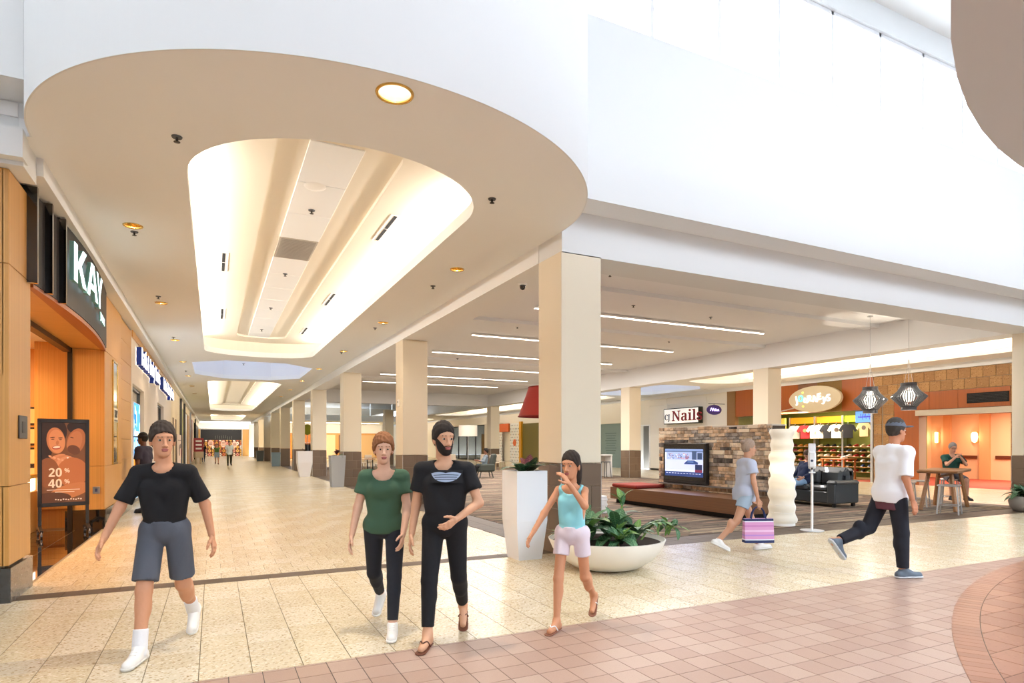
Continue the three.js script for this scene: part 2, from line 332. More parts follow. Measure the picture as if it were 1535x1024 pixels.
// rounded drum above the corridor mouth
struct('wall_drum', slab([...arc(1.4, -7.4, 3.0, 2.55, 0, Math.PI, 96), ...arc(1.4, -7.4, 2.985, 2.535, Math.PI, 0, 96)], HC - 0.001, 9.45), mat.drum, 'tall white curved wall above the rounded corridor ceiling', 'wall');
function clerestory(name, label, len, place) { // a wall along +x from 0 to len, facing +z, windows above
  const W = new THREE.Group(); W.name = name; W.userData = { kind: 'structure', label, category: 'wall' }; scene.add(W);
  obj('wall_panel', bb(0, 4.87, -0.3, len, 7.36, 0), mat.drum, W);
  obj('window_head', bb(0, 8.99, -0.3, len, 9.45, 0), mat.drum, W);
  place(W);
  const n = Math.floor(len / 1.29);
  const fr = M({ color: '#e9ebee', roughness: 0.4, metalness: 0.2 });
  for (let k = 0; k <= n; k++) { const x = Math.min(len - 0.04, k * 1.29 + 0.02); obj('mullion', at(cbox(0.065, 1.63, 0.14, 0.006), x, 8.175, -0.12), fr, W); if (k < n) obj('pane', bb(x + 0.03, 7.38, -0.13, Math.min(x + 1.26, len), 8.97, -0.124), mat.glass, W); }
  obj('frame_rail', [bb(0, 8.92, -0.17, len, 8.995, -0.05), bb(0, 7.35, -0.17, len, 7.4, -0.05)], fr, W);
  return W;
}
clerestory('wall_north', 'tall white court wall with a row of clerestory windows above the lounge', 27.75, (w) => w.position.set(4.35, 0, -6.93));
clerestory('wall_northwest', 'tall white court wall with clerestory windows over the jewellery shop', 7.8, (w) => w.position.set(-9.35, 0, -6.93));
clerestory('wall_south', 'white court wall with clerestory windows opposite the lounge', 41.4, (w) => { w.position.set(32.1, 0, 20.3); w.rotation.y = Math.PI; });
clerestory('wall_west', 'white court wall with clerestory windows at the western end', 27.2, (w) => { w.position.set(-9.3, 0, 20.3); w.rotation.y = Math.PI / 2; });
clerestory('wall_east', 'white court wall with clerestory windows at the eastern end', 27.2, (w) => { w.position.set(32.1, 0, -6.9); w.rotation.y = -Math.PI / 2; });
struct('wall_court_low', [bb(-9.6, 0, -7.5, -9.3, 4.88, 20.3), bb(-9.6, 0, 20.3, 32.4, 4.88, 20.6), bb(32.1, 0, -7.5, 32.4, 4.88, 20.3)], mat.cream, 'plain cream lower walls around the rest of the court', 'wall');

// beams
struct('wall_header_north', bb(4.4, HS - 0.02, -8.07, 32.1, 4.9, -7.4), mat.drum, 'white header beam over the lounge front, carried by columns', 'beam');
struct('wall_header_northwest', [bb(-9.3, 4.26, -7.9, -1.66, 4.9, -7.42), bb(-9.3, 4.3, -7.5, -1.64, 4.58, -7.3)], mat.drum, 'white header beam over the jewellery shop front', 'beam');
struct('wall_beam_west', bb(4.39, HS, -90, 5.06, HL + 0.1, -8.07), mat.paint, 'long pale beam over the row of columns beside the corridor', 'beam');
struct('wall_beam_east', bb(17.6, HS, -90, 18.27, HL + 0.1, -8.07), mat.paint, 'long pale beam over the columns between lounge and shoe shop corridor', 'beam');
struct('wall_beam_back', bb(5.06, HS, -40.7, 17.6, HL + 0.1, -40.0), mat.paint, 'pale beam closing the far end of the lounge ceiling', 'beam');
struct('wall_header_gap', bb(5.0, HC, -8.07, 32.1, HL + 0.2, -7.9), mat.paint, 'pale upstand between header beam and lounge ceiling', 'beam');

// columns
function column(x, z, label, tilesToo) {
  const c = thing('column', label, 'column', [x, 0, z], 0, 'cream columns with brown tiled bases');
  c.userData.kind = 'structure';
  const w = 0.67;
  obj('shaft', at(cbox(w, HS - 1.29, w, 0.008), w / 2, 1.29 + (HS - 1.29) / 2, -w / 2), mat.column, c);
  const core = obj('base_core', at(cbox(w - 0.012, 1.28, w - 0.012, 0.004), w / 2, 0.64, -w / 2), mat.columnGrout, c);
  if (tilesToo) for (let r = 0; r < 4; r++) for (let f = 0; f < 4; f++) {
    const cuts = r % 2 ? [0, 0.335, 0.67] : [0, 0.5, 0.67];
    for (let k = 0; k < 2; k++) {
      const a = cuts[k], b = cuts[k + 1], g = cbox(b - a - 0.005, 0.315, 0.012, 0.0015);
      const m = obj('tile', g, mat.columnTile[(r * 3 + f + k) % 3], core, [0, 0, 0]);
      const mid = (a + b) / 2 - w / 2, y = 0.16 + r * 0.32;
      const s = [[mid, w / 2, 0], [w / 2, -mid, Math.PI / 2], [-mid, -w / 2, Math.PI], [-w / 2, mid, -Math.PI / 2]][f];
      m.position.set(w / 2 + s[0], y, -w / 2 + s[1]); m.rotation.y = s[2];
    }
  } else obj('base', at(cbox(w, 1.28, w, 0.004), w / 2, 0.64, -w / 2), mat.columnTile[0], c);
  obj('edge_trim', [[0.002, -0.002], [w - 0.002, -0.002], [0.002, -w + 0.002], [w - 0.002, -w + 0.002]].map(([a, b]) => at(cbox(0.016, 1.285, 0.016, 0.003), a, 0.6425, b)), mat.steel, c);
  return c;
}
const ord = ['first', 'second', 'third', 'fourth', 'fifth', 'sixth', 'seventh', 'eighth', 'ninth', 'tenth', 'eleventh'];
for (let k = 0; k < 10; k++) column(4.39, -7.4 - 8 * k, k ? `${ord[k]} cream column along the jewellery shop corridor, counted from the court` : 'cream corner column by the tall white planter', k < 4);
for (let k = 0; k < 5; k++) column(17.6, -7.4 - 8 * k, k ? `${ord[k]} cream column along the shoe shop corridor, counted from the court` : 'cream corner column beside the leafy pot at the lounge edge', k < 3);
for (const [x, z, l] of [[8.2, -43, 'cream column at the far end of the lounge near the cafe chairs'], [12.0, -47, 'cream column beyond the lounge before the far court']]) column(x, z, l, false);

// lounge lights
{
  const warm = lamp('#fff4e4', 6);
  [-13.7, -17.9, -21.8, -25.8, -29.7, -33.6].forEach((z, k) => {
    const t = thing('linear_light', `slim white linear ceiling light, ${ord[k]} row back from the court`, 'ceiling light', [11.4, HL - 0.022, z], 0, 'linear lights across the lounge ceiling');
    for (const x of [-2.72, 0, 2.72]) { obj('housing', at(cbox(2.69, 0.05, 0.1, 0.005), x, -0.025, 0), mat.white, t); obj('diffuser', at(cbox(2.66, 0.02, 0.075, 0.004), x, -0.055, 0), warm, t); }
    rect('#fff8f2', LINEAR, 8.1, 0.12, [11.4, HL - 0.1, z], [11.4, 0, z]);
  });
}
// downlights in the west corridor
downlights.forEach(([x, z, on], i) => {
  const r = on ? 0.15 : 0.11, t = thing('downlight', on ? 'lit round downlight with gold rim at the rounded ceiling front' : (x < 1 ? `dim gold downlight, ${ord[(i - 1) >> 1]} from the court on the shop side of the ceiling` : `dim gold downlight, ${ord[(i - 1) >> 1]} from the court on the column side of the ceiling`), 'downlight', [x, HC, z], 0, on ? undefined : (x < 1 ? 'gold downlights on the shop side' : 'gold downlights on the column side'));
  obj('trim_ring', at(new THREE.TorusGeometry(r, 0.014, 8, 28), 0, 0, 0, Math.PI / 2), mat.gold, t);
  const rf = obj('reflector', lathe([[r, 0], [r * 0.9, 0.08], [r * 0.62, 0.16], [0.02, 0.17]], 24), on ? mat.white : mat.gold, t);
  const b = obj('bulb', at(cyl(0.05, 0.05, 0.02, 16), 0, 0.14, 0), lamp('#fff1d8', on ? 10 : 0.8), rf);
  const l = new THREE.SpotLight('#ffeed8', on ? 24 : 5, 0, 0.9, 0.6); l.position.set(x, HC + 0.1, z); l.target.position.set(x, 0, z); l.castShadow = true; scene.add(l, l.target);
});
// sprinklers
const sprSpots = [[-0.32, -6.77], [3.05, -6.79], [-1.0, -10.05], [-1.0, -14.2], [3.72, -11.0], [3.72, -15.6], [-1.0, -19.4], [3.72, -20.2], [1.0, -24.6], [-1.0, -28]];
{
  const s0 = thing('sprinkler', 'small dark fire sprinkler on the corridor ceiling', 'sprinkler', [sprSpots[0][0], HC, sprSpots[0][1]], 0, 'corridor ceiling sprinklers');
  obj('escutcheon', at(cyl(0.045, 0.05, 0.012, 16), 0, -0.006, 0), mat.darkSteel, s0);
  obj('head', lathe([[0.012, -0.012], [0.014, -0.03], [0.008, -0.045], [0.03, -0.05], [0.03, -0.054], [0.002, -0.055]], 12), mat.black, s0);
  sprSpots.slice(1).forEach(([x, z]) => dup(s0, [x, HC, z]));
  for (const [x, z] of [[7.4, -10.5], [9.6, -12.6], [12.4, -12.8], [14.4, -10.2], [8.2, -16.4], [11.5, -19.6], [14, -16.4], [9, -23.5]]) dup(s0, [x, HL, z], 0, 'small dark fire sprinkler on the lounge ceiling', 'lounge ceiling sprinklers');
  for (const z of [-9.6, -13.4, -16.9, -20.2]) dup(s0, [1.33, HC + 0.54, z], 0, 'small dark fire sprinkler inside the oval coffer', 'coffer sprinklers');
  dup(s0, [9.4, 9.45, -5.2], 0, 'small fire sprinkler on the high court ceiling', 'court sprinkler');
  const cam2 = thing('security_camera', 'small dark dome camera under the beam by the corner column', 'camera', [5.0 - 0.3, HS, -9.2]);
  obj('mount', at(cyl(0.075, 0.08, 0.03, 20), 0, -0.015, 0), mat.white, cam2);
  obj('dome', lathe([[0.055, -0.03], [0.052, -0.07], [0.03, -0.1], [0.001, -0.112]], 20), mat.blackGloss, cam2);
  // coffer air slots, grille and speaker
  [[2.5, -9.75, 1.25], [0.17, -12.9, 1.3], [2.51, -15.1, 1.3], [0.2, -18, 1.4], [2.5, -19.6, 1.2]].forEach(([x, z, l], i) => {
    const t = thing('air_slot', `slim black air slot in the oval coffer, ${x > 1 ? 'column' : 'shop'} side, ${ord[i]} from the court`, 'air vent', [x, HC + 0.5, z], 0, 'coffer air slots');
    obj('frame', at(cbox(0.16, 0.012, l, 0.003), 0, -0.006, 0), mat.paint, t);
    for (const s of [-1, 1]) obj('slot', at(cbox(0.05, 0.006, l / 2 - 0.05, 0.001), 0, -0.015, s * l / 4), mat.blackMatte, t);
  });
  const gr = thing('return_grille', 'square grey perforated air grille in the middle of the oval coffer', 'air vent', [1.33, HC + 0.535, -11.67]);
  obj('frame', at(cbox(0.64, 0.015, 1.2, 0.004), 0, 0.012, 0), M({ color: '#b8b0a4', roughness: 0.6 }), gr);
  for (let k = 0; k < 24; k++) obj('slat', at(cbox(0.58, 0.01, 0.012, 0.002), 0, -0.004, -0.56 + k * 0.0487), M({ color: '#a39b90', roughness: 0.6 }), gr);
  const sp = thing('ceiling_speaker', 'round white speaker in the oval coffer', 'speaker', [1.25, HC + 0.54, -8.7]);
  obj('grille', lathe([[0.001, -0.02], [0.08, -0.018], [0.14, -0.006], [0.15, 0.004]], 28), mat.white, sp);
}
// ================================================================ jewellery shop, west side
const WX = -1.8, EX = 24.5;
{
  const w = struct('wall_jeweller', null, null, 'maple panelled jewellery shop front with dark stone base', 'wall');
  const panel = (x0, y0, z0, x1, y1, z1, m = mat.maple) => { const g = cbox(Math.abs(x1 - x0) - 0.006, Math.abs(y1 - y0) - 0.006, Math.abs(z1 - z0) - 0.002, 0.003); g.translate((x0 + x1) / 2, (y0 + y1) / 2, (z0 + z1) / 2); obj('panel', uvm(g), m, w); };
  // panels facing the court
  for (const [a, b] of [[-9.3, -6.8], [-6.8, -4.3], [-4.3, -1.84]]) for (const [c, d] of [[0.36, 1.14], [1.14, 3.33], [3.33, 4.26]]) panel(a, c, -7.6, b, d, -7.54);
  obj('core', [bb(-9.3, 0, -8.3, -1.86, 4.26, -7.6)], mat.columnGrout, w);
  for (const [c, d] of [[0.36, 1.14], [1.14, 3.33], [3.33, 4.26]]) panel(-1.86, c, -8.33, WX, d, -7.54);
  obj('stone_base', bb(-9.3, 0, -7.61, -1.79, 0.34, -7.53), mat.blackGloss, w);
  const greyStone = M({ map: tex(256, 256, speckle('#6d665e', ['#5b554e', '#7f776d', '#8b8379', '#4d4842'], 1400, 0.6, 2.5)), roughness: 0.12 });
  obj('stone_base', bb(-1.87, 0, -8.34, -1.785, 0.34, -7.535), greyStone, w);
  // header over the recess and far pier
  panel(-1.95, 3.3, -13.63, -1.83, 4.36, -8.33, mat.maple);
  obj('recess_soffit', bb(-2.5, 3.3, -13.4, -1.84, 3.36, -8.33), mat.mapleH, w);
  for (const [c, d] of [[0.36, 1.16], [1.16, 3.3]]) { panel(-2.3, c, -13.46, WX, d, -13.4); }
  panel(-2.9, 0.36, -13.9, -2.34, 3.3, -13.84);
  obj('stone_base', bb(-2.4, 0, -13.5, -1.795, 0.36, -13.385), mat.blackGloss, w);
  obj('stone_base', bb(-1.87, 0, -17.45, -1.785, 0.36, -13.5), greyStone, w);
  obj('core', bb(-2.3, 0, -17.4, -1.86, 4.36, -13.47), mat.columnGrout, w);
  for (const [a, b] of [[-15.7, -13.47], [-17.45, -15.7]]) for (const [c, d] of a < -16 ? [0.36, 0.8, 1.24, 1.68, 2.12, 2.56, 3.0, 3.44, 3.88].map((y) => [y, y + 0.44]) : [[0.36, 1.16], [1.16, 3.3], [3.3, 4.36]]) panel(-1.86, c, a, WX, Math.min(d, 4.36), b);
  obj('track', [bb(-2.42, 3.22, -13.4, -2.3, 3.3, -8.33), bb(-2.36, 0, -13.42, -2.29, 3.3, -13.36)], mat.black, w);
  // interior
  const jr = struct('wall_jeweller_room', null, null, 'maple panelled interior walls of the jewellery shop', 'wall');
  obj('interior_wall', [bb(-7.2, 0, -15.2, -2.3, 3.6, -15.0), bb(-7.3, 0, -15.2, -7.1, 3.6, -8.3), bb(-7.2, 0, -8.4, -2.4, 3.6, -8.3), bb(-2.95, 0, -15.1, -2.3, 3.6, -13.9)], mat.maple, jr);
  obj('interior_ceiling', bb(-7.3, 3.45, -15.2, -2.42, 3.6, -8.3), mat.paint, w);
  obj('infill', bb(-2.44, 3.3, -15.1, -2.3, 4.4, -8.3), mat.maple, w);
  const fl = struct('floor', bb(-7.3, -0.1, -15.2, WX - 0.02, 0.004, -8.34), M({ color: '#8b7a62', roughness: 0.5 }), 'polished black tile floor of the jewellery shop entrance', 'floor');
  tiles(fl, 'tile', grid(-7.2, WX - 0.04, -13.4, -8.36, 0.45, 0.45, 0.008, 0.008, 0, false), [MP({ color: '#1c1917', roughness: 0.06, clearcoat: 1 })], 0.012, 0.008);
  rect('#ffc98a', SHOP * 1.3, 2.4, 4, [-4.9, 3.42, -11.4], [-4.9, 0, -11.4], 'jeweller_ceiling');
  tag(obj('ceiling_panel_light', bb(-6.1, 3.435, -13.4, -3.7, 3.452, -9.4), lamp('#ffdba8', 2)), 'warm ceiling light panel inside the jewellery shop', 'ceiling light');
  // exit sign, pictures, plaque, outlet, showcase
  const ex = thing('exit_sign', 'small exit sign with red face hanging in the jewellery shop', 'exit sign', [-3.25, 3.02, -13.2]);
  obj('housing', cbox(0.34, 0.3, 0.06, 0.01), mat.cream, ex, [0, 0.16, 0]); obj('face', cbox(0.2, 0.24, 0.01, 0.003), lamp('#e0342c', 0.9), ex, [0.03, 0.16, 0.036]); obj('stem', bar([0, 0.31, 0], [0, 0.43, 0], 0.012), mat.white, ex);
  [2.12, 1.72, 1.32, 0.95].forEach((y, i) => { const t = thing('picture_frame', `dark framed certificate on the maple wall inside the jewellery shop, ${['topmost', 'second from top', 'third from top', 'lowest'][i]}`, 'picture', [-3.05, y, -14.98], 0, 'certificates in the jewellery shop'); obj('frame', cbox(0.5, 0.36, 0.03, 0.006), mat.black, t); obj('sheet', cbox(0.42, 0.28, 0.01, 0.002), M({ color: '#e2c894' }), t, [0, 0, 0.013]); });
  const sc = thing('showcase', 'lit jewellery showcase counter with maple body', 'display case', [-3.6, 0.008, -13.35]);
  obj('body', cbox(1.5, 0.72, 0.55, 0.01), mat.maple, sc, [0, 0.36, 0]); obj('lit_display', cbox(1.46, 0.22, 0.5, 0.01), lamp('#fff3d6', 2.2), sc, [0, 0.84, 0]); obj('top', cbox(1.52, 0.07, 0.57, 0.01), M({ color: '#b79b36', roughness: 0.3 }), sc, [0, 0.985, 0]);
  rect('#fff0d0', 6, 1.3, 0.2, [-3.6, 0.85, -13.08], [-3.6, 0.7, -10]);
  const pq = thing('wall_plaque', 'small dark grey plaque on the maple pier', 'plaque', [WX + 0.006, 1.735, -8.0], Math.PI / 2); obj('plate', cbox(0.3, 0.24, 0.012, 0.004), M({ color: '#3d3a3a', roughness: 0.4 }), pq); obj('inset', cbox(0.1, 0.12, 0.006, 0.002), M({ color: '#57524f' }), pq, [0, 0, 0.008]);
  const ou = thing('wall_outlet', 'silver power outlet low on the orange maple jamb', 'outlet', [-1.93, 0.72, -13.394]); obj('plate', cbox(0.11, 0.13, 0.01, 0.003), mat.steel, ou); obj('socket', cbox(0.04, 0.06, 0.006, 0.002), M({ color: '#3a4570' }), ou, [0, 0, 0.006]);
  const mr = thing('display_window', 'tall slim brass framed window with shop name on the maple pier', 'window', [WX + 0.008, 2.2, -14.65], Math.PI / 2);
  obj('frame', [at(cbox(0.62, 0.04, 0.03, 0.004), 0, -1.02, 0), at(cbox(0.62, 0.04, 0.03, 0.004), 0, 1.02, 0), at(cbox(0.04, 2.08, 0.03, 0.004), -0.3, 0, 0), at(cbox(0.04, 2.08, 0.03, 0.004), 0.3, 0, 0)], mat.gold, mr);
  obj('mirror_pane', cbox(0.56, 2.0, 0.008, 0.001), M({ color: '#d8cdb8', metalness: 0.9, roughness: 0.08 }), mr);
  obj('name_plate', cbox(0.5, 0.28, 0.012, 0.003), mat.cream, mr, [0, -0.05, 0.01]); obj('lettering', at(letters('KAY', 0.15, 0.006), -0.21, -0.1, 0.016), mat.black, mr); obj('rule', cbox(0.46, 0.03, 0.008, 0.001), mat.black, mr, [0, -0.16, 0.016]);
  // the bowed sign
  const sg = thing('shop_sign', 'bowed glossy black sign with white KAY letters over the jewellery shop', 'shop sign', [0, 0, 0]);
  const bow = (z) => WX + 0.02 + 0.13 * Math.sin(Math.PI * Math.min(1, Math.max(0, (-8.2 - z) / 5.25)));
  const zs = Array.from({ length: 25 }, (_, i) => -9.24 - i * (4.2 / 24));
  const pl = zs.map((z) => [bow(z), z]);
  const glossy = MP({ color: '#2b2522', roughness: 0.45, specularIntensity: 0.35 });
  obj('curved_panel', slab([...pl, ...pl.slice().reverse().map(([x, z]) => [x - 0.06, z])], 3.34, 4.36), glossy, sg);
  obj('soffit', slab([...Array.from({ length: 33 }, (_, i) => { const z = -8.34 - i * 5.12 / 32; return [bow(z) - 0.01, z]; }), [-1.84, -13.46], [-1.84, -8.34]], 3.28, 3.34), mat.cherry, sg);
  obj('back_fill', slab([...Array.from({ length: 17 }, (_, i) => { const z = -8.24 - i * 5.15 / 16; return [bow(z) - 0.07, z]; }), [-1.795, -13.39], [-1.795, -8.24]], 3.34, 4.34), mat.maple, sg);
  [[-8.18, 0], [-8.68, 0], [-9.2, 0]].forEach(([z]) => obj('fin', bb(bow(z) - 0.08, 3.3, z - 0.06, bow(z) + 0.07, 4.34, z), mat.blackGloss, sg));
  for (const [a, b] of [[-8.24, -8.68], [-8.74, -9.2]]) obj('panel', slab([[bow(a), a], [bow(b), b], [bow(b) - 0.05, b], [bow(a) - 0.05, a]], 3.32, 4.32), glossy, sg);
  const neon = [lamp('#dffcff', 1.6), M({ color: '#7fb7b4', roughness: 0.4 })];
  [['K', -9.36], ['A', -10.2], ['Y', -10.95]].forEach(([c, z]) => { const g = letters(c, 0.5, 0.05); g.scale(c === 'Y' ? 1.45 : 1.7, 1, 1); const m = obj('letter', g, neon, sg); const t = Math.atan2(bow(z - 0.4) - bow(z + 0.1), 0.5); m.position.set(bow(z - 0.2) + 0.03, 3.66, z); m.rotation.y = Math.PI / 2 - t; });
  const jw = obj('lettering', letters('JEWELERS', 0.12, 0.02), neon, sg); jw.position.set(bow(-11.7) + 0.03, 3.56, -11.62); jw.rotation.y = Math.PI / 2 + 0.06;
  // poster stand
  const ps = thing('poster_stand', 'black wheeled poster stand reading 20% 40% at the jewellery entrance', 'sign stand', [-2.3, 0.008, -12.75], 0.3);
  const poster = tex(512, 1024, (g, w, h) => {
    fill(g, '#7a5236', w, h);
    const blob = (c, x, y, a, b, r = 0) => { g.fillStyle = c; g.beginPath(); g.ellipse(x, y, a, b, r, 0, 7); g.fill(); };
    blob('#2f1d15', 90, 120, 200, 210, 0.3); blob('#2b1a12', 30, 330, 90, 220, 0.1);                      // long dark hair
    blob('#c4845a', 160, 230, 108, 168, -0.12); blob('#d99b70', 172, 240, 96, 150, -0.12);               // smiling face
    blob('#4a2a1c', 120, 190, 30, 7, -0.15); blob('#4a2a1c', 214, 196, 28, 7, -0.05); blob('#3a2018', 124, 212, 20, 6, -0.1); blob('#3a2018', 214, 218, 18, 6, -0.05);
    blob('#c07d55', 178, 258, 18, 30, 0.1); blob('#a8483a', 168, 318, 52, 24, -0.08); blob('#fff6ee', 168, 314, 44, 14, -0.08);
    blob('#2a1a13', 440, 70, 150, 90, 0.2); blob('#b5754c', 400, 240, 108, 175, 0.3); blob('#c4855a', 384, 250, 84, 150, 0.3); blob('#3a2219', 350, 190, 22, 6, 0.3); blob('#6b4330', 372, 350, 80, 60, 0.4);
    for (let k = 0; k < 5; k++) blob(['#d89a72', '#cf8f66', '#dca07a', '#c88660', '#d39470'][k], 170 + k * 46, 470 + k * 12, 54, 120 - k * 8, 1.15);
    for (let k = 0; k < 4; k++) blob('#e6b692', 92 + k * 50, 430 + k * 18, 20, 12, 0.5); blob('#f4f0ea', 300, 452, 12, 12);
    blob('#c07a4c', 360, 640, 190, 190); blob('#8d5a38', 70, 640, 130, 190); blob('#c98656', 330, 880, 260, 90, -0.25); blob('#5d3a26', 120, 960, 220, 70);
    g.fillStyle = '#fff3e6'; g.font = 'bold 150px sans-serif'; g.fillText('20', 70, 690); g.fillText('40', 70, 830); g.font = 'bold 76px sans-serif'; g.fillText('%', 258, 640); g.fillText('%', 258, 780);
    g.fillRect(55, 856, 390, 8); g.fillRect(150, 884, 230, 9); for (let k = 0; k < 11; k++) g.fillRect(150 + k * 30, 975 + (k % 3) * 4, 18, 16);
  });
  const pgeo = new THREE.PlaneGeometry(0.6, 1.36);
  obj('print', pgeo, M({ map: poster, roughness: 0.4 }), ps, [0, 1.24, 0.022]);
  obj('backing', cbox(0.62, 1.38, 0.03, 0.004), mat.black, ps, [0, 1.24, 0]);
  obj('frame', [at(cbox(0.72, 0.07, 0.05, 0.006), 0, 1.95, 0), at(cbox(0.72, 0.07, 0.05, 0.006), 0, 0.53, 0), at(cbox(0.06, 1.46, 0.05, 0.006), -0.33, 1.24, 0), at(cbox(0.06, 1.46, 0.05, 0.006), 0.33, 1.24, 0)], mat.black, ps);
  for (const s of [-1, 1]) {
    obj('upright', at(cbox(0.05, 0.46, 0.04, 0.005), s * 0.33, 0.3, 0), mat.black, ps);
    const ft = obj('foot', [beam([s * 0.33, 0.1, -0.24], [s * 0.33, 0.16, 0], 0.05, 0.05), beam([s * 0.33, 0.16, 0], [s * 0.33, 0.1, 0.24], 0.05, 0.05)], mat.black, ps);
    for (const z of [-0.23, 0.23]) { const c = obj('castor', at(cyl(0.035, 0.035, 0.03, 14), s * 0.33, 0.035, z, 0, 0, 0), mat.darkSteel, ft); c.geometry.translate(-s * 0.33, -0.035, -z); c.geometry.rotateZ(Math.PI / 2); c.geometry.translate(s * 0.33, 0.035, z); obj('fork', bar([s * 0.33, 0.04, z], [s * 0.33, 0.12, z], 0.012), mat.steel, ft); }
  }
}
// ================================================================ soap and candle shop, west side
{
  const w = struct('wall_soap_shop', null, null, 'pale cream front of the soap shop with two glazed bays', 'wall');
  const pier = M({ color: '#e6d7c4', roughness: 0.6 });
  obj('front', [bb(-2.3, 3.08, -33, WX, 4.36, -17.45), bb(-2.3, 0, -17.7, WX, 3.08, -17.45), bb(-2.1, 0, -25.2, WX, 3.08, -20.5), bb(-2.1, 0, -33, WX, 3.08, -28.2)], pier, w);
  obj('fascia_band', bb(-1.83, 4.2, -33, WX + 0.03, 4.36, -17.5), mat.maple, w);
  obj('interior_wall', [bb(-4.2, 0, -33, -4.0, 3.2, -17.5), bb(-4.2, 3.1, -33, -2.0, 3.2, -17.5)], mat.white, w);
  rect('#eef4ff', SHOP * 1.4, 1.2, 12, [-3.2, 3.06, -25], [-3.2, 0, -25], 'soap_shop_ceiling');
  for (const [a, b] of [[-17.72, -20.48], [-25.22, -28.18]]) {
    obj('bay_frame', [bb(-1.98, 0, a - 0.06, -1.9, 3.08, a), bb(-1.98, 0, b, -1.9, 3.08, b + 0.06), bb(-1.98, 3.0, b, -1.9, 3.08, a), bb(-1.98, 0, b, -1.9, 0.12, a)], mat.darkSteel, w);
    obj('pane', bb(-1.945, 0.12, b + 0.06, -1.938, 3.0, a - 0.06), mat.glass, w);
  }
  const adv = tex(256, 512, (g, w2, h) => { fill(g, '#4ea6e6', w2, h); g.fillStyle = '#bfe3fb'; for (let k = 0; k < 26; k++) { g.beginPath(); g.arc(rnd(0, w2), rnd(0, h * 0.5), rnd(6, 30), 0, 7); g.fill(); } g.fillStyle = '#2f7fd0'; g.fillRect(20, 60, 70, 50); g.fillStyle = '#f7f1c2'; g.fillRect(30, 150, 170, 26); g.fillStyle = '#f28a2c'; g.fillRect(0, 290, w2, 80); g.fillStyle = '#f6f3ec'; g.fillRect(0, 370, w2, 60); g.fillStyle = '#3b94dc'; g.fillRect(0, 430, w2, 50); });
  const wp = thing('window_poster', 'tall blue and orange lit poster in the soap shop window', 'poster', [-1.825, 0.15, -18.75], Math.PI / 2);
  obj('print', new THREE.PlaneGeometry(1.4, 2.45), new THREE.MeshStandardMaterial({ map: adv, emissive: '#ffffff', emissiveMap: adv, emissiveIntensity: 0.8 }), wp, [0, 1.25, 0.02]); obj('light_box', cbox(1.46, 2.5, 0.03, 0.005), mat.white, wp, [0, 1.25, 0]);
  rect('#bfe0ff', 4, 1.3, 2.3, [-1.79, 1.4, -18.75], [3, 1.2, -18.75]);
  const faces = [lamp('#ffffff', 1.8), M({ color: '#1d3fa8', roughness: 0.4 })];
  [['Bath & Body Works', -18.3, 6.1, 'over the first bay, beside the maple pier'], ['Bath & Body Works', -26.0, 6.6, 'over the second bay']].forEach(([t, z, len, where]) => {
    const sg = thing('shop_sign', 'white letters with blue sides on soap shop ' + where, 'shop sign', [WX, 3.62, z], Math.PI / 2);
    const g = letters(t, 0.46, 0.12); const s = len / (g.boundingBox.max.x - g.boundingBox.min.x); g.scale(s, 1, 1); obj('letters', g, faces, sg, [0, 0, 0.015]);
  });
}
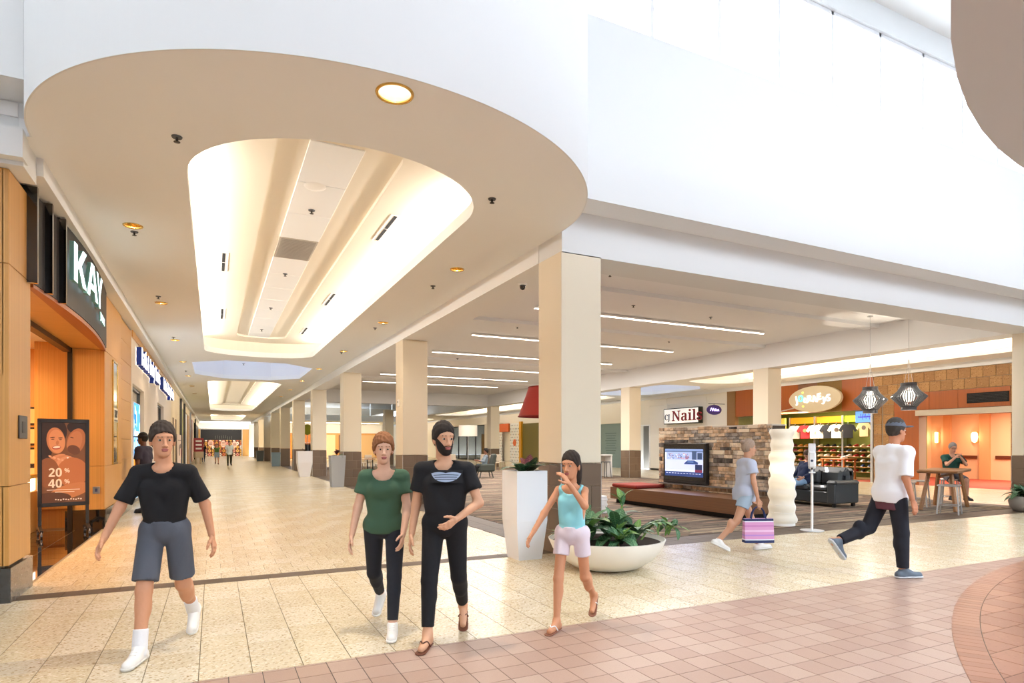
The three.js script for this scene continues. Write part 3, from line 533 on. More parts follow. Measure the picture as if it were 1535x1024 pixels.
// ================================================================ the rest of the west side
{
  const w = struct('wall_west_shops', null, null, 'row of far shop fronts along the west side of the corridor', 'wall');
  const creamy = M({ color: '#ead9b8', roughness: 0.6 }), dark = M({ color: '#3a3733', roughness: 0.4 });
  obj('front', [bb(-2.3, 0, -41, WX, 4.36, -33), bb(-2.3, 3.9, -92, WX, 4.36, -41)], creamy, w);
  for (const z of [-34.2, -36.4]) obj('tall_door', bb(-1.81, 0, z - 1.0, WX + 0.015, 2.9, z), M({ color: '#7d6242', roughness: 0.5 }), w);
  const segs = [[-41, -46, dark], [-46, -49, creamy], [-49, -55, mat.white], [-55, -58, mat.maple], [-58, -64, dark], [-64, -67, mat.cherry], [-67, -73, creamy], [-73, -80, mat.blackMatte], [-80, -92, dark]];
  segs.forEach(([a, b, m], i) => obj('shop_front', bb(-2.2, 0, b, WX - (i % 2 ? 0 : 0.08), 3.9, a), m, w));
  [[-41.1, mat.darkSteel], [-46.05, mat.darkSteel], [-58.05, mat.steel], [-73, mat.blackMatte]].forEach(([z, m]) => obj('pilaster', bb(-1.85, 0, z - 0.25, WX + 0.12, 4.3, z), m, w));
  obj('glass_front', bb(-1.86, 0.1, -45.8, -1.85, 3.8, -41.4), mat.glass, w);
  struct('trim_1', bb(WX - 0.02, 4.36, -92, WX + 0.2, HC, -7.9), mat.paint, 'stepped pale cornice along the shop side of the corridor ceiling', 'trim');
  const gp = thing('window_poster', 'lime green poster in a far shop window', 'poster', [WX - 0.02, 2.2, -43.6], Math.PI / 2); obj('sheet', cbox(3.2, 1.7, 0.02, 0.003), M({ color: '#a7b522', roughness: 0.5 }), gp, [0, 0.85, 0]);
  const tn = thing('window_sign', 'pale pink sale board reading 10 OFF beside a red dot', 'sign', [WX + 0.06, 0.35, -39.2], Math.PI / 2);
  obj('board', cbox(4.6, 1.75, 0.03, 0.004), M({ color: '#e9d5cc', roughness: 0.5 }), tn, [0, 0.9, 0]); obj('numerals', at(letters('10', 0.62, 0.006), -0.6, 0.6, 0.016), M({ color: '#5d4748' }), tn); obj('word', at(letters('OFF', 0.26, 0.006), 0.75, 1.0, 0.016), M({ color: '#5d4748' }), tn); obj('rule', cbox(3.4, 0.03, 0.006, 0.001), M({ color: '#8d7674' }), tn, [0.2, 1.45, 0.018]); obj('red_dot', at(cyl(0.28, 0.28, 0.01, 24), 1.9, 0.72, 0.02, Math.PI / 2), M({ color: '#b8243a' }), tn); obj('leg', [at(cbox(0.08, 0.36, 0.08, 0.01), -2.1, -0.17, 0), at(cbox(0.08, 0.36, 0.08, 0.01), 2.1, -0.17, 0)], mat.steel, tn);
  // directory kiosk far down on the left
  const ks = thing('sale_board', 'red and white lettered sign stand outside a far shop', 'sign stand', [-1.1, 0, -56], 0.5);
  obj('board', cbox(0.8, 1.1, 0.06, 0.01), M({ color: '#8e2b34' }), ks, [0, 1.55, 0]); for (let k = 0; k < 3; k++) obj('text_bar', cbox(0.5, 0.14, 0.01, 0.002), mat.white, ks, [0, 1.85 - k * 0.3, 0.034]); obj('stand', [at(cbox(0.7, 0.5, 0.35, 0.02), 0, 0.75, 0), at(cbox(0.12, 0.5, 0.12, 0.01), -0.2, 0.25, 0), at(cbox(0.12, 0.5, 0.12, 0.01), 0.2, 0.25, 0)], M({ color: '#cbb99a' }), ks);
  // end of the corridor
  const hoard = tex(1024, 512, (g, W, h) => {
    fill(g, '#5a2413', W, h); g.fillStyle = '#161312'; g.fillRect(0, 0, W, 200);
    g.fillStyle = '#6d6a5c'; for (let k = 0; k < 9; k++) g.fillRect(360 + k * 52 + rnd(-8, 8), 110 + rnd(-20, 20), 8, 60);
    const cs = ['#d9a13a', '#e9d7b8', '#c96b3a', '#e2b05a', '#b9643c', '#efe6d4', '#d58a7a', '#c98f2a'];
    for (let r = 0; r < 5; r++) for (let c = 0; c < 12; c++) { const x = c * 88 + 44, y = 190 + r * 72; if (r === 0) { g.save(); g.beginPath(); g.rect(0, 200, W, h); g.clip(); } g.fillStyle = cs[(c * 5 + r * 3) % 8]; g.beginPath(); g.arc(x, y, 33, 0, 7); g.fill(); g.fillStyle = '#6a2d18'; g.beginPath(); g.arc(x, y, 12, 0, 7); g.fill(); if (r === 0) g.restore(); }
    for (const [x, y] of [[250, 262], [560, 272], [850, 282]]) { g.fillStyle = '#e9b9a0'; g.beginPath(); g.arc(x, y, 64, 0, 7); g.fill(); g.fillStyle = '#5a2413'; for (let k = 0; k < 3; k++) g.fillRect(x - 40, y - 26 + k * 22, 80, 9); }
  });
  const ew = struct('wall_far', [bb(-2.3, 0, -92.3, 5.2, HC + 0.3, -92)], mat.cream, 'end wall closing the long corridor', 'wall');
  const hb = thing('printed_hoarding', 'dark hoarding printed with rows of ring shaped sweets at the corridor end', 'hoarding', [0.95, 0, -91.97]);
  const hp = new THREE.PlaneGeometry(5.0, 3.6); obj('print', hp, M({ map: hoard, roughness: 0.6 }), hb, [0, 1.8, 0.09]); obj('boards', cbox(5.02, 3.62, 0.08, 0.01), mat.blackMatte, hb, [0, 1.81, 0.04]);
  obj('white_header', bb(-1.8, 3.7, -91.98, 4.39, HC, -91.7), mat.white, ew); obj('side_pier', [bb(-1.8, 0, -91.98, -1.6, 3.7, -91.7), bb(3.6, 0, -91.98, 4.39, 3.7, -91.7)], mat.maple, ew);
  rect('#fff6ea', 7, 6, 1.5, [1.4, 4.4, -88], [1.4, 2, -92], 'far_end_light');
  tag(obj('ceiling_panel_light', bb(-1.4, 4.44, -88.6, 4.2, 4.46, -87.2), lamp('#fff6ea', 4)), 'bright ceiling light panel before the far hoarding', 'ceiling light');
}
// ================================================================ east side shops
{
  const w = struct('wall_nook', null, null, 'tan stone and cherry wood front around the east side entrance', 'wall');
  obj('front_core', [bb(EX + 0.02, 2.67, -16.1, EX + 0.5, 4.4, -7.5), bb(EX + 0.02, 0, -11.27, EX + 0.5, 2.67, -7.5), bb(EX + 0.02, 0, -16.1, EX + 0.5, 2.67, -14.3)], mat.columnGrout, w);
  const tan = [0, 1, 2].map((i) => M({ map: tex(128, 128, speckle(['#a97f4e', '#a1784a', '#b08755'][i], ['#94693c', '#bb9463', '#8c6236'], 260, 0.8, 2.6)), roughness: 0.6 }));
  const tile = (y0, y1, z0, z1, i) => obj('tile', at(cbox(0.03, y1 - y0 - 0.014, z1 - z0 - 0.014, 0.004), EX + 0.012, (y0 + y1) / 2, (z0 + z1) / 2), tan[i % 3], w);
  for (let r = 0; r < 2; r++) for (let k = 0; k < 22; k++) { const z = -7.5 - k * 0.4 - r * 0.2; if (z - 0.4 > -16.15) tile(3.58 + r * 0.385, 3.965 + r * 0.385, z - 0.4, z, k * 2 + r); }
  for (let r = 0; r < 9; r++) for (const [a, b] of [[-16.1, -15.75], [-15.7, -15.25], [-11.27, -10.85]]) tile(r * 0.397, r * 0.397 + 0.397, a, b, r + (a > -12 ? 1 : 0));
  obj('cherry_band', [bb(EX - 0.02, 2.9, -12.9, EX + 0.03, 3.57, -11.27), bb(EX - 0.02, 2.9, -13.9, EX + 0.03, 3.57, -12.91), bb(EX - 0.02, 2.9, -15.24, EX + 0.03, 3.57, -13.91)], mat.cherry, w);
  obj('cherry_panel', bb(EX, 0, -15.24, EX + 0.03, 2.9, -14.3), mat.cherry, w);
  obj('door_track', bb(EX - 0.05, 2.67, -14.4, EX + 0.06, 2.88, -11.2), M({ color: '#cfc6b6', roughness: 0.5 }), w);
  const vt = thing('wall_vent', 'wide black louvred vent in the cherry wood band', 'air vent', [EX - 0.03, 3.23, -11.95], -Math.PI / 2); obj('frame', cbox(1.3, 0.36, 0.03, 0.004), mat.blackMatte, vt); for (let k = 0; k < 6; k++) obj('slat', cbox(1.22, 0.03, 0.03, 0.004), mat.black, vt, [0, -0.13 + k * 0.052, 0.02]);
  // the room behind
  const peach = M({ color: '#e2b78c', roughness: 0.7 });
  const nr = struct('wall_nook_room', [bb(31, 0, -21, 31.2, 3.2, -8), bb(EX + 0.5, 0, -8.2, 31, 3.2, -8), bb(28.5, 0, -17.7, 31.0, 3.2, -17.5)], peach, 'peach walls of the lobby behind the east entrance', 'wall');
  obj('pilaster', [bb(30.86, 0, -15.4, 31, 3.1, -15.0), bb(30.86, 0, -16.9, 31, 3.1, -16.6), bb(30.86, 0, -13.4, 31, 3.1, -13.0)], M({ color: '#d79b66', roughness: 0.7 }), nr);
  obj('ceiling_slab', bb(EX + 0.5, 3.1, -17.5, 31, 3.3, -8), mat.cream, nr);
  struct('floor', bb(EX, -0.2, -17.5, 31, 0.003, -8), M({ color: '#a5452e', roughness: 0.9 }), 'red carpet in the peach lobby', 'carpet');
  [[-17.0, 'tall slim lit wall sconce on the peach wall'], [-15.59, 'round lit wall sconce on the peach wall']].forEach(([z, l], i) => { const t = thing('wall_sconce', l, 'sconce', [30.97, 1.9, i ? z : -17.2], -Math.PI / 2); obj('back_plate', cbox(0.2, 0.5, 0.03, 0.006), mat.gold, t); obj('shade', at(lathe(i ? [[0.02, -0.26], [0.1, -0.2], [0.14, 0], [0.12, 0.17], [0.07, 0.23]] : [[0.02, -0.26], [0.07, -0.24], [0.075, 0.24], [0.02, 0.26]], 20), 0, 0, 0.1), lamp('#ffe9b8', 1.4), t); const pl = new THREE.PointLight('#ffe2b8', 0.7); pl.position.set(30.6, 1.9, i ? z : -17.2); pl.castShadow = true; scene.add(pl); });
  [[-13.2, 3.2, 'behind the seated man'], [-16.2, 1.4, 'left of the round sconce']].forEach(([z, l, wh]) => { const t = thing('handrail', 'dark brown handrail on the peach lobby wall ' + wh, 'handrail', [30.93, 1.0, z], -Math.PI / 2); obj('rail', cbox(l, 0.14, 0.05, 0.012), M({ color: '#5e2d18', roughness: 0.4 }), t); for (const s of [-0.4, 0.4]) obj('bracket', cbox(0.05, 0.08, 0.06, 0.004), mat.steel, t, [s * l, 0, -0.03]); });
  rect('#fff0df', SHOP * 0.85, 4, 4, [28, 3.05, -12.5], [28, 0, -12.5], 'lobby_ceiling'); tag(obj('ceiling_panel_light', bb(26.6, 3.08, -14, 29.4, 3.1, -11), lamp('#fff0df', 1.5)), 'warm ceiling light panel in the peach lobby', 'ceiling light');
}
{
  const w = struct('wall_shoe_shop', null, null, 'cherry wood and brown shop front of the shoe shop', 'wall');
  const olive = M({ map: tex(256, 256, grain('#8c6a2c', '#5a3f12', '#ab8a48', 160)), roughness: 0.5 }), plum = M({ map: tex(256, 256, grain('#8a6248', '#5c3a28', '#a67e62', 200)), roughness: 0.5 });
  [[-16.1, -17.5, mat.cherry], [-17.5, -18.7, olive], [-18.7, -19.7, plum], [-19.7, -21.2, mat.cherry], [-21.2, -23.5, mat.cherry]].forEach(([a, b, m]) => obj('header_panel', bb(EX - 0.02, 3.02, b, EX + 0.3, 4.36, a - 0.006), m, w));
  obj('front_post', [bb(EX - 0.05, 0, -16.2, EX + 0.2, 3.02, -16.1), bb(EX - 0.03, 0, -20.95, EX + 0.1, 3.02, -20.8), bb(EX - 0.03, 0, -21.4, EX + 0.1, 3.02, -21.3)], mat.steel, w);
  obj('brown_pillar', bb(EX - 0.06, 0, -24.05, EX + 0.2, 4.36, -23.5), M({ color: '#8f6c40', roughness: 0.6 }), w);
  obj('window_pane', bb(EX + 0.04, 0.1, -23.45, EX + 0.05, 3.0, -21.4), mat.glass, w);
  obj('interior_wall', [bb(28.0, 0, -24.4, 28.2, 3.4, -16.1), bb(EX + 0.5, 0, -16.2, 28, 3.4, -16.1), bb(EX + 0.3, 0, -24.4, 28, 3.4, -24.2)], M({ color: '#6f7426', roughness: 0.7 }), w);
  obj('dark_ceiling', bb(EX + 0.3, 3.35, -24.4, 28.1, 3.5, -16.1), mat.blackMatte, w);
  obj('yellow_panel', bb(26.0, 1.2, -23.4, 26.1, 2.9, -21.7), M({ color: '#e8cf5a' }), w);
  struct('floor', bb(EX, -0.15, -24.4, 28.1, 0.002, -16.1), M({ color: '#8a6a44', roughness: 0.5 }), 'brown floor inside the shoe shop', 'floor');
  rect('#fff0d8', SHOP * 2.6, 1.6, 6, [26.2, 3.3, -20], [26.6, 0, -20], 'shoe_shop_ceiling'); tag(obj('ceiling_panel_light', bb(25.6, 3.33, -22.6, 26.8, 3.345, -17.4), lamp('#fff3e0', 1.5)), 'ceiling light panel inside the shoe shop', 'ceiling light');
  // oval sign
  const sg = thing('shop_sign', 'pale oval sign with neon script over the shoe shop entrance', 'shop sign', [EX - 0.3, 3.6, -18.55], -Math.PI / 2);
  const os = new THREE.Shape(); os.absellipse(0, 0, 1.3, 0.56, 0, Math.PI * 2); obj('oval_panel', new THREE.ExtrudeGeometry(os, { depth: 0.12, bevelEnabled: true, bevelSize: 0.02, bevelThickness: 0.02, bevelSegments: 2, curveSegments: 40 }), M({ color: '#d9cdb2', roughness: 0.45 }), sg, [0, 0, 0]);
  const cols = ['#ffffff', '#7de8e0', '#ffffff', '#ffffff', '#ffeef6', '#ffffff', '#f2f6ff', '#e6ecff'];
  let jx = -0.93;
  [...'jOuRNEyS'].forEach((c, i) => { const lg = letters(c, 0.3, 0.03), m = obj('letter', lg, lamp(cols[i], 0.75), sg), lx = jx - lg.boundingBox.min.x; jx += lg.boundingBox.max.x - lg.boundingBox.min.x + 0.02; m.position.set(lx, -0.13 + [-0.02, 0.04, 0, 0, 0, 0.05, -0.03, -0.02][i], 0.15); m.rotation.z = [0.2, 0, -0.15, 0.1, -0.1, 0.15, -0.1, 0.1][i]; });
  obj('star_accent', [at(cyl(0.04, 0.04, 0.03, 5), -0.56, 0.32, 0.16, Math.PI / 2), at(cyl(0.04, 0.04, 0.03, 5), -0.54, -0.3, 0.16, Math.PI / 2)], lamp('#e9f060', 1.5), sg);
  obj('bracket', [bar([-0.8, 0, 0], [-0.8, 0, -0.3], 0.03), bar([0.8, 0, 0], [0.8, 0, -0.3], 0.03)], mat.steel, sg);
  obj('awning_bar', [bar([-2.4, -0.5, -0.2], [-0.9, -0.32, 0.06], 0.025)], mat.steel, sg);
  // hanging screen
  const tv = thing('hanging_screen', 'blue hanging screen with purple pattern in the shoe shop entrance', 'screen', [EX + 0.4, 2.45, -16.75], -Math.PI / 2 - 0.15);
  const scr = tex(256, 160, (g, W, h) => { fill(g, '#6aa0ea', W, h); g.strokeStyle = '#4a3fb0'; g.lineWidth = 9; for (let k = 0; k < 7; k++) { g.beginPath(); g.moveTo(50 + k * 25, 50 + rnd(-20, 20)); g.lineTo(60 + k * 25, 110 + rnd(-20, 20)); g.stroke(); } g.fillStyle = '#4a3fb0'; g.fillRect(35, 76, 190, 14); });
  obj('screen_face', new THREE.PlaneGeometry(0.86, 0.48), new THREE.MeshStandardMaterial({ map: scr, emissive: '#ffffff', emissiveMap: scr, emissiveIntensity: 0.75 }), tv, [0, 0.3, 0.032]); obj('case', cbox(0.9, 0.52, 0.06, 0.008), mat.black, tv, [0, 0.3, 0]); obj('hanger', bar([0, 0.56, 0], [0, 0.92, 0], 0.02), mat.black, tv);
  // racks, shirts and shoes
  const lime = [lamp('#f0a020', 0.5), lamp('#b8d020', 0.5)];
  const shelfM = M({ color: '#9a6a34', roughness: 0.5 });
  for (let b = 0; b < 4; b++) {
    const u = thing('shoe_rack', `tall shoe rack against the olive shop wall, ${ord[b]} from the entrance side`, 'shelving', [27.93, 0, -17.4 - b * 1.55], -Math.PI / 2, 'shoe racks');
    obj('side', [at(cbox(0.04, 3.0, 0.3, 0.004), -0.75, 1.5, 0.15), at(cbox(0.04, 3.0, 0.3, 0.004), 0.75, 1.5, 0.15)], mat.steel, u);
    obj('lit_sign_band', cbox(1.44, 0.32, 0.2, 0.01), b < 2 ? lime[1] : lime[0], u, [0, 2.82, 0.1]);
    for (let r = 0; r < 6; r++) obj('shelf', cbox(1.46, 0.025, 0.3, 0.004), shelfM, u, [0, 0.25 + r * 0.24, 0.15]);
  }
  // one shoe, copied
  const shoeG = () => { const s = new THREE.Shape(); s.moveTo(-0.13, 0); s.lineTo(0.13, 0); s.quadraticCurveTo(0.15, 0.035, 0.1, 0.05); s.lineTo(0.02, 0.075); s.lineTo(-0.03, 0.105); s.lineTo(-0.12, 0.11); s.quadraticCurveTo(-0.14, 0.05, -0.13, 0); return new THREE.ExtrudeGeometry(s, { depth: 0.07, bevelEnabled: true, bevelSize: 0.008, bevelThickness: 0.012, bevelSegments: 1, curveSegments: 3 }).translate(0, 0.012, -0.035); };
  const sg0 = shoeG(), sgSole = bb(-0.14, 0, -0.045, 0.14, 0.02, 0.045);
  const shoeCols = ['#b3322c', '#f0ede6', '#2a2a30', '#c9832e', '#5a6a34', '#d8c9a6', '#3a4a78', '#8a2f34'].map((c) => M({ color: c, roughness: 0.6 }));
  const sole = M({ color: '#e9e4d8', roughness: 0.7 }), cn = ['red', 'white', 'black', 'tan', 'olive', 'sand', 'blue', 'maroon'];
  for (let b = 0; b < 4; b++) for (let r = 0; r < 6; r++) for (let k = 0; k < 4; k++) {
    const c = Math.floor(rnd(0, 8)), t = thing('shoe', `${cn[c]} shoe on the ${['lowest', 'second lowest', 'third', 'fourth', 'fifth', 'highest'][r]} shelf of the ${ord[b]} rack in the shoe shop`, 'shoe', [27.78, 0.263 + r * 0.24, -17.4 - b * 1.55 + (k - 1.5) * 0.35], Math.PI + rnd(-0.25, 0.25), 'shoes on the shop racks');
    obj('upper', sg0, shoeCols[c], t); obj('sole', sgSole, sole, t);
  }
  const tee = () => { const s = new THREE.Shape(); [[-0.2, 0], [0.2, 0], [0.21, 0.42], [0.3, 0.3], [0.38, 0.38], [0.24, 0.62], [0.09, 0.66], [0, 0.62], [-0.09, 0.66], [-0.24, 0.62], [-0.38, 0.38], [-0.3, 0.3], [-0.21, 0.42]].forEach(([x, y], i) => (i ? s.lineTo(x, y) : s.moveTo(x, y))); return new THREE.ExtrudeGeometry(s, { depth: 0.05, bevelEnabled: true, bevelSize: 0.012, bevelThickness: 0.03, bevelSegments: 2 }); };
  const tg = tee();
  [[-22.15, '#f0ece2', 'white'], [-21.5, '#c52f35', 'red'], [-21.0, '#f2efe6', 'bright white'], [-20.6, '#eadfc8', 'cream'], [-20.25, '#26262a', 'black'], [-19.75, '#e6dcc4', 'ivory'], [-19.2, '#2d2d31', 'charcoal'], [-18.3, '#cdb98e', 'khaki']].forEach(([z, c, n], i) => {
    const t = thing('hanging_shirt', `${n} T-shirt hanging on the back wall of the shoe shop`, 'shirt', [27.3 - (i % 2) * 0.08, i === 7 ? 1.95 : 1.88, z], -Math.PI / 2 + (i === 7 ? 0 : 0.7), 'shirts in the shoe shop');
    obj('fabric', tg, M({ color: c, roughness: 0.9 }), t); obj('hanger', tube([[-0.18, 0.64, 0.02], [0, 0.7, 0.02], [0, 0.78, 0.02]], 0.008, 8, 5), mat.steel, t);
    if (i === 1 || i === 7 || i === 5) obj('chest_print', at(cyl(0.1, 0.1, 0.012, 16), 0, 0.4, 0.085, Math.PI / 2), M({ color: i === 1 ? '#7a8a58' : '#5a4a3c' }), t);
  });
  // hats or bags hung on the dark display
  for (let k = 0; k < 6; k++) { const t = thing('hanging_bag', `dark backpack hanging by the shoe shop screen, ${ord[k]} in its column`, 'bag', [27.2, 0.7 + k * 0.36, -17.15 - (k % 2) * 0.3], -Math.PI / 2, 'bags by the shoe shop screen'); obj('sack', at(new THREE.SphereGeometry(0.15, 12, 10), 0, 0, 0).scale(1, 1.1, 0.6), k % 2 ? M({ color: '#2b2430' }) : M({ color: '#4a4238' }), t); obj('strap', at(new THREE.TorusGeometry(0.06, 0.012, 6, 12), 0, 0.18, 0), mat.black, t); }
  const tb = thing('display_table', 'red brown display table with a white sneaker in the shoe shop', 'table', [25.8, 0, -18.6]); obj('top', cbox(0.9, 0.06, 1.2, 0.01), mat.cherry, tb, [0, 0.9, 0]); for (const a of [-1, 1]) for (const b of [-1, 1]) obj('leg', cbox(0.07, 0.87, 0.07, 0.008), mat.cherry, tb, [a * 0.38, 0.435, b * 0.53]);
  const ss = thing('shoe', 'white sneaker shown on the display table in the shoe shop', 'shoe', [25.75, 0.93, -18.3], 2.6); obj('upper', sg0, mat.white, ss); obj('sole', sgSole, sole, ss);
}
{
  const w = struct('wall_nail_salon', null, null, 'white panelled front of the nail salon', 'wall');
  const wp = M({ color: '#f0eadc', roughness: 0.6 });
  for (const [a, b] of [[-24.06, -25.6], [-25.61, -28.9], [-28.91, -30.5]]) for (const [c, d] of [[0.1, 2.66], [2.67, 3.95], [3.96, 4.36]]) obj('panel', bb(EX, c + 0.004, b + 0.004, EX + 0.2, d - 0.004, a - 0.004), wp, w);
  obj('core', [bb(EX + 0.03, 0, -30.5, EX + 0.3, 4.36, -24), bb(EX, 2.75, -31.5, EX + 0.3, 4.36, -30.5), bb(EX, 0, -33.5, EX + 0.3, 4.36, -31.5), bb(EX, 3.0, -42, EX + 0.3, 4.36, -33.5)], wp, w);
  obj('kick', bb(EX - 0.01, 0, -30.5, EX + 0.02, 0.1, -24.06), mat.black, w);
  obj('passage_wall', [bb(EX + 0.3, 0, -31.7, EX + 3.5, 2.9, -31.5), bb(EX + 0.3, 0, -30.5, EX + 3.5, 2.9, -30.3), bb(EX + 3.5, 0, -31.7, EX + 3.6, 2.9, -30.3), bb(EX + 0.3, 2.75, -31.7, EX + 3.5, 2.9, -30.3)], M({ color: '#8d877c', roughness: 0.8 }), w);
  obj('service_door', [bb(EX - 0.02, 0, -31.55, EX + 0.02, 2.8, -31.45), bb(EX - 0.02, 0, -30.55, EX + 0.02, 2.8, -30.45), bb(EX - 0.02, 2.75, -31.55, EX + 0.02, 2.82, -30.45)], mat.white, w);
  obj('grey_shutter', bb(EX + 0.1, 0, -42, EX + 0.16, 3.0, -33.5), M({ color: '#7f9694', roughness: 0.35 }), w);
  obj('shutter_lettering', Array.from({ length: 9 }, (_, k) => at(cbox(0.01, 0.05, 1.3 - (k % 3) * 0.15, 0.001), EX + 0.095, 2.35 - k * 0.17, -34.8)), M({ color: '#5c7472' }), w);
  const sg = thing('shop_sign', 'white box sign reading Nails in dark red on the nail salon', 'shop sign', [EX, 2.77, -27.34], -Math.PI / 2);
  obj('box', cbox(2.95, 0.92, 0.3, 0.01), M({ color: '#3a3a30', roughness: 0.5 }), sg, [0, 0.46, 0.16]); obj('face', cbox(2.83, 0.82, 0.02, 0.004), lamp('#f4efe4', 0.35), sg, [0, 0.46, 0.312]);
  obj('lettering', at(letters('Nails', 0.6, 0.015, serifFont).scale(1.18, 1, 1), -0.76, 0.17, 0.322), M({ color: '#8a1a22' }), sg); obj('monogram', at(letters('CJ', 0.34, 0.015, serifFont), -1.38, 0.24, 0.322), M({ color: '#23305a' }), sg);
  const bs = thing('blade_sign', 'small oval purple blade sign beside the nail salon', 'shop sign', [EX - 0.75, 3.1, -24.3], 0); const e = new THREE.Shape(); e.absellipse(0, 0, 0.5, 0.26, 0, Math.PI * 2);
  obj('oval', at(new THREE.ExtrudeGeometry(e, { depth: 0.06, bevelEnabled: false, curveSegments: 24 }), 0, 0.3, 0), M({ color: '#4c3f8c' }), bs); obj('neon_script', [[-0.3, -0.14], [-0.14, 0], [0.02, 0.14], [0.18, 0.3]].map(([a, b], i) => tube([[a, 0.24, 0.075], [(a + b) / 2, 0.4 - i * 0.02, 0.075], [b, 0.24, 0.075]], 0.02, 8, 6)), lamp('#d8c8ff', 1.5), bs); obj('arm', [bar([-0.4, 0.62, 0.03], [0.75, 0.62, 0.03], 0.015), bar([0, 0.56, 0.03], [0, 0.62, 0.03], 0.012)], mat.black, bs);
  struct('wall_east_far', [bb(EX, 0, -52, EX + 0.3, 4.36, -42), bb(EX, 3.6, -92, EX + 0.3, 4.36, -52), bb(EX, 0, -92, EX + 0.3, 3.6, -69), bb(EX, 0, -56.4, EX + 0.3, 3.6, -55.4)], mat.cream, 'cream walls farther along the shoe shop corridor', 'wall');
  const ds = struct('wall_glass_shop', [bb(EX + 6, 0, -69.2, EX + 6.2, 3.7, -55.9), bb(EX + 0.3, 0, -69.2, EX + 6, 3.7, -69), bb(EX + 0.3, 0, -56.1, EX + 6, 3.7, -55.9), bb(EX + 0.3, 3.6, -69.2, EX + 6, 3.75, -55.9), bb(EX + 0.3, -0.1, -69.2, EX + 6, 0.002, -55.9)], M({ color: '#6d6a62', roughness: 0.8 }), 'unlit grey interior behind the far glass shop front', 'wall');
  for (let k = 0; k < 5; k++) obj('pane', bb(EX + 0.1, 0.05, -56.5 - (k + 1) * 2.45 + 0.03, EX + 0.115, 3.5, -56.5 - k * 2.45 - 0.03), MP({ color: '#6f857a', transmission: 0.85, thickness: 0, roughness: 0.03 }), ds);
  for (let k = 0; k < 6; k++) obj('mullion', bb(EX + 0.05, 0, -56.5 - k * 2.45 - 0.04, EX + 0.16, 3.55, -56.5 - k * 2.45 + 0.04), mat.black, ds);
  // orange and dotted shop
  const os = struct('wall_dotted_shop', [bb(EX - 0.3, 2.75, -52.6, EX, 3.5, -50.2)], M({ color: '#e0651c', roughness: 0.5 }), 'orange banded shop front with dotted white panels', 'wall');
  const dots = tex(256, 512, (g, W, h) => { fill(g, '#f1f0ea', W, h); const c = ['#39424a', '#8a9a9a', '#b98a5a', '#4d6a74']; for (let r = 0; r < 12; r++) for (let k = 0; k < 5; k++) { g.fillStyle = c[(r + k) % 4]; g.beginPath(); g.ellipse(30 + k * 50 + (r % 2) * 22, 22 + r * 42, 7, 11, 0.3, 0, 7); g.fill(); } }, [0.6, 0.32]);
  obj('dotted_panel', [bb(EX - 0.32, 0, -53.4, EX - 0.26, 2.7, -51.6), bb(EX - 0.3, 0, -49.9, EX - 0.24, 3.5, -47.9)], M({ map: dots, roughness: 0.6 }), os); obj('yellow_frame', bb(EX - 0.4, 0, -47.9, EX - 0.2, 3.6, -47.5), M({ color: '#d99a10', roughness: 0.5 }), os); obj('badge', at(cyl(0.35, 0.35, 0.02, 6), EX - 0.33, 1.75, -48.9, 0, 0, Math.PI / 2), M({ color: '#e06a24' }), os);
  obj('olive_front', bb(EX - 0.25, 0, -47.5, EX, 3.4, -43.5), M({ color: '#6f6428', roughness: 0.6 }), os);
}
// far court beyond the lounge
{
  const fw = struct('wall_far_court', [bb(5.06, 3.75, -58, 17.6, 4.3, -57.7), bb(5.06, 6.2, -58, 17.6, 6.6, -57.7), bb(5.06, 2.9, -72.2, 18, 4.6, -72)], mat.drum, 'white wall with bright clerestory windows in the far court', 'wall');
  for (let k = 0; k < 6; k++) { obj('pane', bb(5.1 + k * 2.08, 4.3, -57.88, 7.12 + k * 2.08, 6.2, -57.86), mat.glass, fw); obj('mullion', bb(7.1 + k * 2.08, 4.3, -57.95, 7.16 + k * 2.08, 6.2, -57.8), mat.white, fw); }
  struct('ceiling', bb(5.06, 6.6, -58, 17.6, 6.8, -40.7), mat.white, 'ceiling of the far court', 'ceiling');
  struct('ceiling', bb(5.06, 3.9, -72, 18, 4.1, -58), mat.taupe, 'low ceiling beyond the far court', 'ceiling');
  struct('wall_far_sides', [bb(5.0, HL, -58, 5.08, 6.7, -40.6), bb(17.6, HL, -58, 17.7, 6.7, -40.6)], mat.drum, 'white upper side walls of the far court', 'wall');
  const fs = struct('wall_far_shops', [bb(5.06, 0, -72.4, 18.2, 2.95, -72.2)], mat.maple, 'maple shop fronts at the far end behind the lounge', 'wall');
  [[6.2, 8.2, '#d98a2a'], [8.6, 10.2, '#b06a24'], [10.8, 12.6, '#e2c9a0'], [13, 15, '#7a5a3a'], [15.2, 17.2, '#caa878']].forEach(([a, b, c]) => obj('shop_panel', bb(a, 0.05, -72.2, b, 2.7, -72.1), M({ color: c, roughness: 0.5 }), fs));
  rect('#ffe8c8', 9, 12, 3, [11.4, 3.85, -67], [11.4, 0, -70], 'far_shops_light'); tag(obj('ceiling_panel_light', bb(6.5, 3.87, -67.6, 16.3, 3.89, -66.4), lamp('#fff0d8', 3)), 'ceiling light panel before the far maple shops', 'ceiling light');
}
